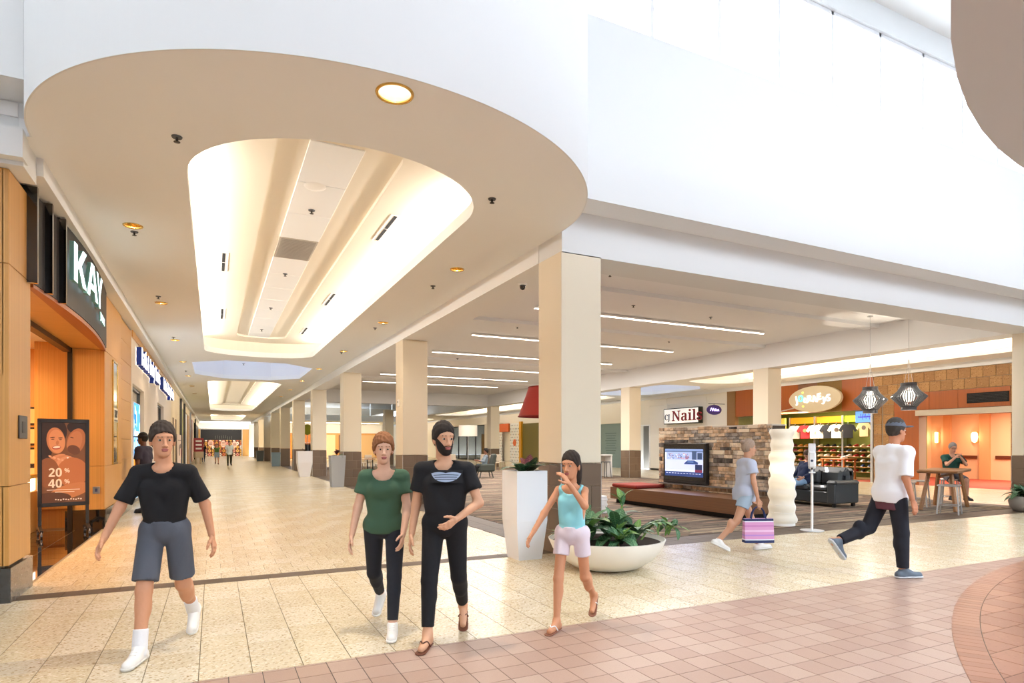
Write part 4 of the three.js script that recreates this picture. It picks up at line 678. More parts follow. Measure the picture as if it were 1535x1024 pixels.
// closing shells: back of the lounge side, roof over everything that is not open to the sky
struct('wall_shell', [bb(-2.9, HC + 0.17, -92.3, -2.3, 7.2, -8), bb(32.1, 0, -92.3, 32.4, 7.2, -7.5), bb(-2.9, 0, -92.6, 32.4, 7.2, -92.3), bb(-9.6, 0, -16, -9.3, HC + 0.2, -7.5), bb(-9.6, 0, -16.2, -2.3, HC + 0.2, -16), bb(-2.6, 0, -92.3, -2.3, HC + 0.2, -16), bb(EX + 0.3, 0, -30.2, EX + 0.6, 4.6, -24.4), bb(EX + 0.3, 0, -55.8, EX + 0.6, 4.6, -31.8), bb(EX + 0.3, 0, -92.3, EX + 0.6, 4.6, -69.3), bb(EX + 0.3, 3.75, -69.3, EX + 0.6, 4.6, -55.8)], mat.cream, 'outer walls behind the shops', 'wall');
{
  const hole = (x0, x1, z0, z1) => [[x0, z0], [x1, z0], [x1, z1], [x0, z1]];
  struct('ceiling', slab([[-9.6, -7.24], [32.4, -7.24], [32.4, -92.6], [-9.6, -92.6]], 7.0, 7.2, [hole(-0.7, 3.5, -23.9, -30.4), hole(19.3, 23.5, -23.9, -30.4), hole(5.1, 17.6, -58.1, -66)]), mat.white, 'roof slab above the shops with openings over the daylight wells', 'ceiling');
  struct('ceiling', [bb(-9.6, HC + 0.17, -8.5, -1.7, HC + 0.3, -7.4), bb(-9.6, HC + 0.17, -92, -1.7, HC + 0.3, -8.5), bb(EX - 0.1, 4.36, -92, 32.2, 4.6, -7.4)], mat.paint, 'concealed slab above the shop units', 'ceiling');
}
// ================================================================ plants
function leafGeo(len, wid, bend, fold = 0.25, n = 6) { // base at origin, grows along +z, bends down
  const pos = [], idx = [], uv = [];
  for (let i = 0; i <= n; i++) {
    const t = i / n, w = wid * Math.pow(Math.sin(Math.PI * Math.min(1, 0.06 + t * 0.94)), 0.8), a = bend * t, z = len * (bend ? Math.sin(a) / bend : t), y = len * (bend ? (Math.cos(a) - 1) / bend : 0);
    for (const s of [-1, 0, 1]) { pos.push(s * w, y + Math.abs(s) * w * fold, z); uv.push((s + 1) / 2, t); }
    if (i) for (const k of [0, 1]) { const b = i * 3 + k, a2 = b - 3; idx.push(a2, b, a2 + 1, a2 + 1, b, b + 1); }
  }
  const g = new THREE.BufferGeometry(); g.setAttribute('position', new THREE.Float32BufferAttribute(pos, 3)); g.setAttribute('uv', new THREE.Float32BufferAttribute(uv, 2)); g.setIndex(idx); g.computeVertexNormals(); return g;
}
const leafTex = (a, b) => tex(64, 128, (g, w, h) => { fill(g, a, w, h); g.strokeStyle = b; g.lineWidth = 3; g.beginPath(); g.moveTo(w / 2, 0); g.lineTo(w / 2, h); g.stroke(); g.lineWidth = 2; for (let k = 0; k < 9; k++) { g.beginPath(); g.moveTo(w / 2, k * 14); g.lineTo(4, k * 14 + 16); g.moveTo(w / 2, k * 14); g.lineTo(w - 4, k * 14 + 16); g.stroke(); } });
const leafMat = (a, b) => MP({ map: leafTex(a, b), roughness: 0.42, side: THREE.DoubleSide, transmission: 0.12, thickness: 0 });
const greens = [leafMat('#3f6e4a', '#8fb28c'), leafMat('#4b7d54', '#a3c29b'), leafMat('#2f5a3c', '#7ba07c'), leafMat('#6d9a4a', '#b8d08a')];
const bronze = [leafMat('#5c2430', '#9a5a5e'), leafMat('#3d4a34', '#8aa06a'), leafMat('#7a3038', '#b06a68')];
const leafGeos = [leafGeo(0.24, 0.045, 0.9), leafGeo(0.2, 0.04, 0.5), leafGeo(0.27, 0.05, 1.3), leafGeo(0.17, 0.035, 0.3)];
function rosette(parent, x, y, z, n, mats, s, tilt = [0.2, 1.3], y1 = 0) {
  for (let k = 0; k < n; k++) {
    const m = new THREE.Mesh(leafGeos[Math.floor(rnd(0, 4))], mats[Math.floor(rnd(0, mats.length))]);
    m.name = 'leaf'; m.castShadow = m.receiveShadow = true; m.position.set(x, y + rnd(0, y1), z); m.scale.setScalar(s * rnd(0.8, 1.2));
    m.rotation.set(-rnd(...tilt) + 0.2, k * 2.4 + rnd(-0.3, 0.3), 0, 'YXZ'); parent.add(m);
  }
}
const soilMat = M({ color: '#3b2c22', roughness: 1 }), stemMat = M({ color: '#6f8a3e', roughness: 0.6 });
function facet(wTop, wBot, h, split) { // square planter: upright above, tapering below
  const ring = (w, y) => [[-w, y, w], [w, y, w], [w, y, -w], [-w, y, -w]], R = [ring(wBot / 2, 0), ring(wTop / 2, h * split), ring(wTop / 2, h), ring(wTop / 2 - 0.03, h), ring(wTop / 2 - 0.03, h - 0.12)], pos = [];
  for (let k = 0; k < R.length - 1; k++) for (let i = 0; i < 4; i++) { const a = R[k][i], b = R[k][(i + 1) % 4], c = R[k + 1][(i + 1) % 4], d = R[k + 1][i]; pos.push(...a, ...b, ...c, ...a, ...c, ...d); }
  const q = R[0]; pos.push(...q[0], ...q[2], ...q[1], ...q[0], ...q[3], ...q[2]);
  const g = new THREE.BufferGeometry(); g.setAttribute('position', new THREE.Float32BufferAttribute(pos, 3)); g.computeVertexNormals(); return g;
}
function tallPlanter(label, pos, wT, wB, h, split, m, kind, turn = 0) {
  const t = thing('planter', label, 'planter', pos, turn, 'tall planters by the columns');
  obj('pot', facet(wT, wB, h, split), m, t); obj('soil', cbox(wT - 0.06, 0.04, wT - 0.06, 0.004), soilMat, t, [0, h - 0.11, 0]);
  if (kind === 'bronze') { rosette(t, 0.06, h - 0.06, 0, 9, bronze, 1.7, [0.7, 1.4]); rosette(t, -0.06, h - 0.05, 0.05, 12, [greens[0], bronze[1], greens[2]], 1.3, [0.9, 1.4]); }
  if (kind === 'green') { rosette(t, 0, h - 0.1, 0, 16, greens, 1.3, [0.2, 1.2]); rosette(t, 0, h - 0.02, 0, 8, [bronze[1], bronze[0]], 1.1, [1.0, 1.6], 0.15); }
  if (kind === 'twig') obj('twig', [bar([0, h - 0.1, 0], [0.06, h + 0.22, 0.02], 0.012), bar([0.02, h - 0.02, 0], [-0.1, h + 0.12, 0.05], 0.01), bar([0.03, h, 0], [0.16, h + 0.1, 0], 0.01)], soilMat, t);
  return t;
}
tallPlanter('tall faceted white planter with bronze leaves beside the corner column', [3.84, 0, -7.46], 0.46, 0.35, 1.2, 0.44, M({ color: '#e4e9f0', roughness: 0.45 }), 'bronze');
tallPlanter('grey tapered planter with green and dark plants by the third column', [4.1, 0, -23.1], 0.54, 0.42, 1.16, 0.98, M({ color: '#a3a6a9', roughness: 0.5 }), 'green');
tallPlanter('white faceted planter with bare twigs by the fourth column', [3.98, 0, -31.2], 0.68, 0.46, 1.25, 0.55, M({ color: '#e9e4e0', roughness: 0.5 }), 'twig');
tallPlanter('blue grey tapered planter by a far corridor column', [4.05, 0, -47.3], 0.62, 0.5, 1.0, 0.98, M({ color: '#7f97a6', roughness: 0.5 }), '');
tallPlanter('slate grey planter beyond the blue grey one in the corridor', [4.0, 0, -63.3], 0.7, 0.55, 1.0, 0.98, M({ color: '#5f6a70', roughness: 0.5 }), '');
{ // wide bowl
  const t = thing('planter', 'wide low white bowl planter full of broad green leaves', 'planter', [4.47, 0, -6.42]);
  obj('pot', lathe([[0.001, 0], [0.3, 0], [0.42, 0.03], [0.58, 0.13], [0.68, 0.25], [0.735, 0.375], [0.715, 0.38], [0.66, 0.3], [0.001, 0.29]], 56), M({ color: '#efece4', roughness: 0.5 }), t);
  obj('soil', at(cyl(0.66, 0.68, 0.03, 40), 0, 0.315, 0), soilMat, t);
  for (const [x, z, n, s, h] of [[-0.35, 0.15, 22, 1.5, 0.2], [0.0, 0.2, 24, 1.55, 0.2], [0.12, -0.15, 20, 1.55, 0.24], [-0.2, -0.25, 20, 1.5, 0.22], [0.28, 0.25, 16, 1.2, 0.1], [-0.5, -0.1, 14, 1.2, 0.1], [-0.1, 0.42, 16, 1.15, 0.06]]) {
    obj('stem', tube([[x, 0.31, z], [x + rnd(-0.04, 0.04), 0.38 + h, z + rnd(-0.04, 0.04)]], 0.01, 4, 6), stemMat, t); rosette(t, x, 0.37, z, n, greens, s, [0.2, 1.35], h);
  }
  // tall shoot and trailing stem on the right
  obj('stem', tube([[0.3, 0.31, -0.1], [0.28, 0.5, -0.1], [0.3, 0.76, -0.08]], 0.014, 8, 6), stemMat, t); rosette(t, 0.3, 0.74, -0.08, 6, [greens[3], greens[1]], 1.05, [1.2, 1.75], 0.05); rosette(t, 0.29, 0.6, -0.09, 8, [greens[0], greens[2]], 1.2, [0.2, 0.7], 0.05);
  obj('stem', tube([[0.45, 0.31, 0.1], [0.62, 0.5, 0.12], [0.78, 0.55, 0.15], [0.95, 0.45, 0.18]], 0.012, 12, 6), stemMat, t);
  for (let k = 0; k < 7; k++) { const f = k / 6; rosette(t, 0.6 + f * 0.36, 0.5 + Math.sin(f * 3) * 0.06 - f * 0.05, 0.12 + f * 0.06, 5, [greens[0], greens[1], greens[3]], 0.85, [-0.5, 0.9], 0.03); }
}
{
  const t = thing('planter', 'low round grey pot with spreading green leaves by the right corner column', 'planter', [16.98, 0, -7.5]);
  obj('pot', lathe([[0.001, 0], [0.22, 0], [0.3, 0.1], [0.33, 0.24], [0.3, 0.36], [0.28, 0.35], [0.001, 0.33]], 32), M({ color: '#9c948a', roughness: 0.7 }), t);
  for (const [x, z] of [[-0.1, 0.05], [0.1, 0], [0, -0.1], [-0.05, 0.14], [-0.18, -0.04]]) rosette(t, x, 0.34, z, 13, [greens[0], greens[1], greens[2]], 1.6, [0.1, 1.4], 0.08);
}
// ================================================================ lounge furniture
{ // paper lamp
  const t = thing('floor_lamp', 'tall white wavy paper floor lamp beside the stone media wall', 'floor lamp', [9.86, 0.006, -8.3]);
  const pts = [], N = 70;
  for (let i = 0; i <= N; i++) { const y = 0.05 + 1.8 * i / N; pts.push([0.255 - 0.055 * i / N + 0.016 * Math.sin(i / N * Math.PI * 2 * 7.5) + 0.012 * Math.sin(i / N * Math.PI * 2 * 3.1 + 1), y]); }
  obj('paper_shade', lathe(pts, 8), MP({ color: '#f6f3e8', roughness: 0.95, transmission: 0.35, thickness: 0, side: THREE.DoubleSide, emissive: '#fff4de', emissiveIntensity: 0.05 }), t);
  obj('base', at(cyl(0.24, 0.235, 0.05, 28), 0, 0.025, 0), mat.white, t); obj('pole', bar([0, 0.05, 0], [0, 1.7, 0], 0.012), mat.steel, t);
  const rings = []; for (let k = 0; k < 12; k++) rings.push(at(new THREE.TorusGeometry(0.235 - 0.055 * k / 12, 0.004, 5, 24), 0, 0.1 + k * 0.148, 0, Math.PI / 2)); obj('wire_rings', rings, mat.white, t);
  const pl = new THREE.PointLight('#fff0d8', 0.8); pl.position.set(9.86, 1.1, -8.3); pl.castShadow = true; scene.add(pl); obj('bulb', at(new THREE.SphereGeometry(0.05, 12, 10), 0, 1.094, 0), lamp('#fff0d8', 6), t);
}
{ // sanitizer
  const t = thing('sanitizer_stand', 'white hand sanitizer dispenser on a slim floor stand', 'dispenser', [9.68, 0.006, -7.5], -0.9);
  obj('base_plate', at(cyl(0.2, 0.2, 0.012, 32), 0, 0.006, 0), M({ color: '#d9dde2', roughness: 0.35 }), t); obj('pole', bar([0, 0.01, 0], [0, 1.2, 0], 0.022, 14), mat.white, t);
  obj('dispenser', at(cbox(0.13, 0.3, 0.11, 0.03), 0, 1.28, 0.03), mat.whiteGloss, t); obj('back_panel', at(cbox(0.12, 0.46, 0.025, 0.012), 0, 1.34, -0.035), mat.whiteGloss, t); obj('drip_tray', at(cbox(0.11, 0.02, 0.14, 0.006), 0, 1.05, 0.06), mat.whiteGloss, t); obj('spout', at(cyl(0.015, 0.02, 0.04, 10), 0, 1.115, 0.06), mat.darkSteel, t); obj('emblem', at(cyl(0.022, 0.022, 0.004, 16), 0, 1.26, 0.086, Math.PI / 2), M({ color: '#3a4a66' }), t);
}
{ // stone media wall
  const t = thing('media_wall', 'free-standing wall clad in tan and grey ledge stone around a television', 'partition wall', [10.6, 0.006, -12.8]);
  t.userData.kind = 'structure'; t.userData.category = 'wall';
  obj('core', bb(0.03, 0, 0, 0.42, 1.96, 3.62), M({ color: '#57493c', roughness: 0.9 }), t); obj('cap', bb(-0.01, 1.955, -0.01, 0.44, 1.985, 3.63), M({ color: '#cfc8bd' }), t);
  const cs = ['#e2c8a8', '#d9ba96', '#ecdcc2', '#b3aaa0', '#d4b592', '#f0e3cc', '#9a9188', '#e0c09a', '#d3c0aa', '#b0a08e', '#e8cfae', '#77716b'];
  const st = cs.map((c, i) => M({ map: tex(128, 64, speckle(c, [c, '#00000022', '#ffffff22', '#5a40281f'], 160, 1, 7, 2.2)), roughness: 0.85, bumpMap: fineBump, bumpScale: 0.0015 }));
  const gs = [0.085, 0.105, 0.07].flatMap((h) => [0.24, 0.36, 0.5].map((l) => cbox(0.04, h - 0.006, l - 0.006, 0.006)));
  let y = 0.02, n = 0;
  while (y < 1.93) {
    const hi = Math.floor(rnd(0, 3)), h = [0.085, 0.105, 0.07][hi]; let z = -rnd(0, 0.2);
    while (z < 3.62) {
      const li = Math.floor(rnd(0, 3)), l = [0.24, 0.36, 0.5][li], a = Math.max(0, z), b = Math.min(3.62, z + l), blocked = y + h > 0.68 && y < 1.48 && b > 0.42 && a < 1.74;
      if (b - a > 0.04 && !(blocked && a > 0.34 && b < 1.82) && y > 0.36 && n < 300) {
        const clipB = blocked ? [a, b] : [a, b];
        if (clipB[1] - clipB[0] > 0.03) { const m = obj('stone', gs[hi * 3 + li], st[Math.floor(rnd(0, st.length))], t, [0.02 - rnd(0, 0.022), y + h / 2, (clipB[0] + clipB[1]) / 2]); m.scale.z = (clipB[1] - clipB[0] - 0.004) / (l - 0.006); n++; }
      }
      z += l;
    }
    y += h;
  }
  obj('ledge', bb(-0.16, 0.545, 0.15, 0.04, 0.575, 3.62), M({ color: '#6d6a68', roughness: 0.5 }), t);
  const scr = tex(512, 288, (g, w, h) => {
    fill(g, '#9fb4dc', w, h); g.fillStyle = '#7f9acb'; g.fillRect(0, 0, w, 20); g.fillStyle = '#5a6f9f'; g.fillRect(0, 20, w, 14);
    const c = ['#c98f96', '#8fa3cf', '#55659a', '#d8def0', '#a45a66', '#6a7fb8']; for (let k = 0; k < 90; k++) { g.fillStyle = c[k % 6]; g.fillRect(rnd(30, 330), rnd(45, 100), rnd(5, 18), rnd(5, 14)); }
    g.fillStyle = '#3f5379'; g.fillRect(370, 20, 60, 90); g.fillStyle = '#304468'; g.fillRect(440, 40, 60, 66); g.fillStyle = '#e6ecfa'; g.fillRect(0, 40, 22, 80); g.fillStyle = '#8a3c4a'; g.fillRect(288, 80, 34, 10); g.fillRect(288, 98, 34, 8);
    g.fillStyle = '#c5d2ee'; g.fillRect(0, 112, w, 110);
    g.fillStyle = '#2d4680'; g.beginPath(); g.moveTo(268, 150); g.lineTo(310, 120); g.lineTo(400, 118); g.lineTo(448, 140); g.lineTo(444, 158); g.lineTo(268, 160); g.fill(); g.fillStyle = '#5f82c0'; g.fillRect(310, 128, 80, 12);
    g.fillStyle = '#1d2a55'; g.fillRect(410, 160, 90, 62); g.fillStyle = '#7a2a4a'; g.fillRect(410, 215, 90, 26); g.fillStyle = '#e9eefb'; g.fillRect(0, 222, 405, 14); g.fillStyle = '#28407e'; g.fillRect(0, 240, w, 48); g.fillStyle = '#c8d4f0'; for (let k = 0; k < 12; k++) g.fillRect(16 + k * 40, 254, 26, 6);
  });
  const tv = thing('television', 'large black television showing a news picture on the stone wall', 'television', [10.58, 0.59, -11.72], -Math.PI / 2);
  obj('case', cbox(1.54, 1.0, 0.1, 0.012), mat.black, tv, [0, 0.5, 0.06]); obj('bezel', cbox(1.46, 0.9, 0.02, 0.004), M({ color: '#26211e', roughness: 0.15 }), tv, [0, 0.53, 0.11]);
  obj('screen', new THREE.PlaneGeometry(1.36, 0.68), new THREE.MeshStandardMaterial({ map: scr, emissive: '#ffffff', emissiveMap: scr, emissiveIntensity: 0.6, roughness: 0.2 }), tv, [0, 0.52, 0.124]);
  rect('#9ab4ff', 1.5, 1.3, 0.65, [10.44, 1.11, -11.72], [5, 1.0, -11.72]);
  const b = thing('bench', 'long walnut bench on a dark plinth under the television', 'bench', [9.6, 0.006, -13.6]);
  obj('box', bb(0, 0.11, 0, 0.97, 0.42, 4.5), mat.walnut, b); obj('plinth', bb(0.12, 0, 0.1, 0.9, 0.11, 4.4), mat.blackMatte, b);
  const c = tag(obj('seat_cushion', at(cbox(0.94, 0.09, 1.05, 0.025), 10.1, 0.475, -13.06), M({ color: '#8e2f22', roughness: 0.85 })), 'brick red seat cushion on the walnut bench end', 'cushion');
}
{ // sofa: faces west, near end arm towards the court
  const t = thing('sofa', 'dark grey leather sofa behind the stone wall', 'sofa', [14.1, 0.006, -11.05]), lea = MP({ color: '#3f4447', roughness: 0.4, clearcoat: 0.2, bumpMap: fineBump, bumpScale: 0.0015 });
  obj('base', at(cbox(0.86, 0.3, 2.2, 0.03), 0, 0.24, 0), lea, t);
  for (const s of [-1, 1]) obj('arm', [at(cbox(0.9, 0.5, 0.24, 0.03), 0, 0.34, s * 1.0), at(cbox(0.92, 0.12, 0.3, 0.05), 0, 0.6, s * 1.0)], lea, t);
  obj('backrest', [at(cbox(0.26, 0.75, 2.0, 0.06), 0.33, 0.58, 0), at(cbox(0.3, 0.3, 2.0, 0.1), 0.3, 0.82, 0)], lea, t);
  for (const z of [-0.6, 0, 0.6]) { obj('seat_cushion', at(cbox(0.66, 0.16, 0.585, 0.05), -0.1, 0.45, z), lea, t); obj('back_cushion', at(cbox(0.2, 0.4, 0.58, 0.07), 0.16, 0.7, z, 0, 0, -0.12), lea, t); }
  for (const a of [-1, 1]) for (const z of [-1, 1]) obj('foot', at(cbox(0.08, 0.1, 0.08, 0.01), a * 0.36, 0.05, z * 1.02), mat.black, t);
}
{ // high table and stools
  const t = thing('high_table', 'oak high table with splayed legs by the lounge edge', 'table', [15.95, 0.006, -8.7], 0.35);
  obj('top', at(cbox(2.1, 0.045, 0.8, 0.015), 0, 0.93, 0), mat.oak, t); obj('edge_band', at(cbox(2.08, 0.03, 0.78, 0.01), 0, 0.9, 0), mat.walnut, t);
  for (const s of [-1, 1]) for (const z of [-1, 1]) obj('leg', beam([s * 0.62, 0.89, z * 0.22], [s * 0.86, 0, z * 0.34], 0.07, 0.07, 0.008), mat.oak, t);
  obj('stretcher', at(cbox(1.35, 0.05, 0.05, 0.006), 0, 0.8, 0), mat.oak, t);
  const s0 = thing('bar_stool', 'grey metal frame stool under the high table, beside the seated man', 'stool', [17.3, 0.006, -9.3], 0.35, 'metal stools at the high table');
  obj('seat', at(cbox(0.4, 0.04, 0.4, 0.012), 0, 0.64, 0), mat.steel, s0); for (const a of [-1, 1]) for (const b of [-1, 1]) obj('leg', beam([a * 0.16, 0.63, b * 0.16], [a * 0.2, 0, b * 0.2], 0.03, 0.03), mat.steel, s0); obj('foot_rail', [beam([-0.19, 0.2, -0.19], [0.19, 0.2, -0.19], 0.02, 0.02), beam([-0.19, 0.2, 0.19], [0.19, 0.2, 0.19], 0.02, 0.02), beam([-0.19, 0.2, -0.19], [-0.19, 0.2, 0.19], 0.02, 0.02), beam([0.19, 0.2, -0.19], [0.19, 0.2, 0.19], 0.02, 0.02)], mat.steel, s0);
  dup(s0, [15.95, 0.006, -9.3], 0.35, 'grey metal frame stool in the middle behind the high table'); dup(s0, [15.05, 0.006, -9.1], 0.35, 'grey metal frame stool at the far end of the high table'); dup(s0, [14.75, 0.006, -7.95], 0.35, 'grey metal frame stool at the front of the high table');
}
{ // slatted pendants
  const slat = M({ color: '#4d4a4a', roughness: 0.5 }), silver = M({ color: '#6f7174', roughness: 0.35, metalness: 0.4 });
  [[16.22, 2.78, -10.75, 'slatted dark pendant lamp nearer the oval shop sign'], [16.53, 2.83, -9.9, 'slatted dark pendant lamp nearer the right corner column']].forEach(([x, y, z, l]) => {
    const t = thing('pendant_lamp', l, 'pendant lamp', [x, y, z], 0, 'slatted pendant lamps');
    obj('top_collar', at(cyl(0.19, 0.19, 0.12, 28, true), 0, 0.3, 0), slat, t); obj('bottom_collar', at(cyl(0.18, 0.18, 0.12, 28, true), 0, -0.3, 0), slat, t);
    const s = new THREE.Shape([[0.175, 0.28], [0.19, 0.28], [0.25, 0.17], [0.34, 0.08], [0.42, 0.015], [0.42, -0.02], [0.35, -0.1], [0.25, -0.2], [0.19, -0.28], [0.175, -0.28], [0.23, -0.19], [0.32, -0.09], [0.385, 0], [0.32, 0.07], [0.23, 0.16]].map(([a, b]) => new THREE.Vector2(a, b)));
    const g = new THREE.ExtrudeGeometry(s, { depth: 0.022, bevelEnabled: false }); g.translate(0, 0, -0.011);
    for (let k = 0; k < 40; k++) obj('slat', g, silver, t, [0, 0, 0], [0, k / 40 * Math.PI * 2, 0]);
    obj('bulb', new THREE.SphereGeometry(0.15, 18, 14), lamp('#fff6e6', 1.8), t); const pl = new THREE.PointLight('#fff0dc', 5); pl.position.set(x, y, z); pl.castShadow = true; scene.add(pl);
    obj('cable', [bar([0, 0.1, 0], [0, HL - y, 0], 0.006), bar([-0.18, 0.36, 0], [0, 1.0, 0], 0.004), bar([0.18, 0.36, 0], [0, 1.0, 0], 0.004)], mat.steel, t); obj('ceiling_rose', at(cyl(0.07, 0.07, 0.03, 18), 0, HL - y - 0.015, 0), mat.steel, t);
  });
  // oversized red lamp behind the corner column
  const r = thing('floor_lamp', 'oversized lamp with a red cone shade behind the corner column', 'floor lamp', [6.5, 0.006, -11.35]);
  obj('shade', at(cyl(0.72, 0.5, 0.62, 36, true), 0, 2.46, 0), M({ color: '#a3241c', roughness: 0.6, side: THREE.DoubleSide }), r); obj('shade_ring', [at(new THREE.TorusGeometry(0.72, 0.012, 6, 36), 0, 2.15, 0, Math.PI / 2), at(new THREE.TorusGeometry(0.5, 0.012, 6, 36), 0, 2.77, 0, Math.PI / 2)], M({ color: '#8a1c16' }), r); obj('pole', bar([0, 0.03, 0], [0, 2.7, 0], 0.025, 12), mat.black, r); obj('base', at(cyl(0.3, 0.28, 0.04, 30), 0, 0.02, 0), mat.black, r); obj('spider', [bar([-0.5, 2.7, 0], [0.5, 2.7, 0], 0.008), bar([0, 2.7, -0.5], [0, 2.7, 0.5], 0.008)], mat.black, r);
  const d = thing('floor_lamp', 'floor lamp with a wide white drum shade before the dark glass shop', 'floor lamp', [14.7, 0.006, -36.5]);
  obj('shade', at(cyl(0.6, 0.6, 0.7, 30, true), 0, 2.45, 0), MP({ color: '#efe9dc', roughness: 0.9, transmission: 0.35, thickness: 0, side: THREE.DoubleSide, emissive: '#fff0d8', emissiveIntensity: 0.2 }), d); obj('bulb', at(new THREE.SphereGeometry(0.06, 12, 10), 0, 2.45, 0), lamp('#fff0d8', 4), d); { const pl = new THREE.PointLight('#fff0d8', 3); pl.position.set(14.7, 2.456, -36.5); pl.castShadow = true; scene.add(pl); } obj('pole', bar([0, 0.03, 0], [0, 2.6, 0], 0.025, 10), mat.steel, d); obj('base', at(cyl(0.32, 0.3, 0.04, 24), 0, 0.02, 0), mat.steel, d);
}
{ // stool and cube by the corner column
  const o = thing('ottoman', 'round dark blue grey ottoman beyond the corner column', 'ottoman', [8.35, 0.006, -13.2]); obj('seat', lathe([[0.001, 0.44], [0.3, 0.44], [0.34, 0.4], [0.34, 0.3], [0.001, 0.3]], 28), M({ color: '#4e5560', roughness: 0.6 }), o); obj('body', at(cyl(0.3, 0.32, 0.3, 28), 0, 0.15, 0), M({ color: '#3f454e', roughness: 0.7 }), o);
  const c = thing('side_table', 'white textured cube table beyond the corner column', 'side table', [7.75, 0.006, -11.6]); obj('cube', cbox(0.42, 0.4, 0.42, 0.02), mat.white, c, [0, 0.2, 0]); for (let k = 0; k < 3; k++) obj('ridge', cbox(0.435, 0.05, 0.435, 0.01), mat.white, c, [0, 0.09 + k * 0.11, 0]);
}
// armchair and table at mid distance
{
  const t = thing('armchair', 'dark green grey wing armchair on splayed legs at mid lounge', 'armchair', [11.45, 0.006, -26.3], -1.75), fab = M({ color: '#3c423c', roughness: 0.85 });
  obj('seat', at(cbox(0.7, 0.2, 0.7, 0.05), 0, 0.38, 0.02), fab, t); obj('backrest', at(cbox(0.7, 0.75, 0.16, 0.06), 0, 0.75, -0.36, -0.22), fab, t);
  for (const s of [-1, 1]) { obj('arm', at(cbox(0.12, 0.34, 0.74, 0.05), s * 0.36, 0.48, -0.02), fab, t); for (const z of [-1, 1]) obj('leg', beam([s * 0.27, 0.3, z * 0.25], [s * 0.33, 0, z * 0.32], 0.045, 0.045), mat.black, t); }
  const b = thing('side_table', 'dark cross legged side table beside the wing armchair', 'side table', [10.05, 0.006, -26.4]); obj('top', cbox(0.75, 0.05, 0.75, 0.01), M({ color: '#2d2b2c' }), b, [0, 0.6, 0]); for (const s of [-1, 1]) obj('cross_leg', [beam([-0.32, 0, s * 0.3], [0.32, 0.58, s * 0.3], 0.05, 0.05), beam([0.32, 0, s * 0.3], [-0.32, 0.58, s * 0.3], 0.05, 0.05)], mat.black, b);
}
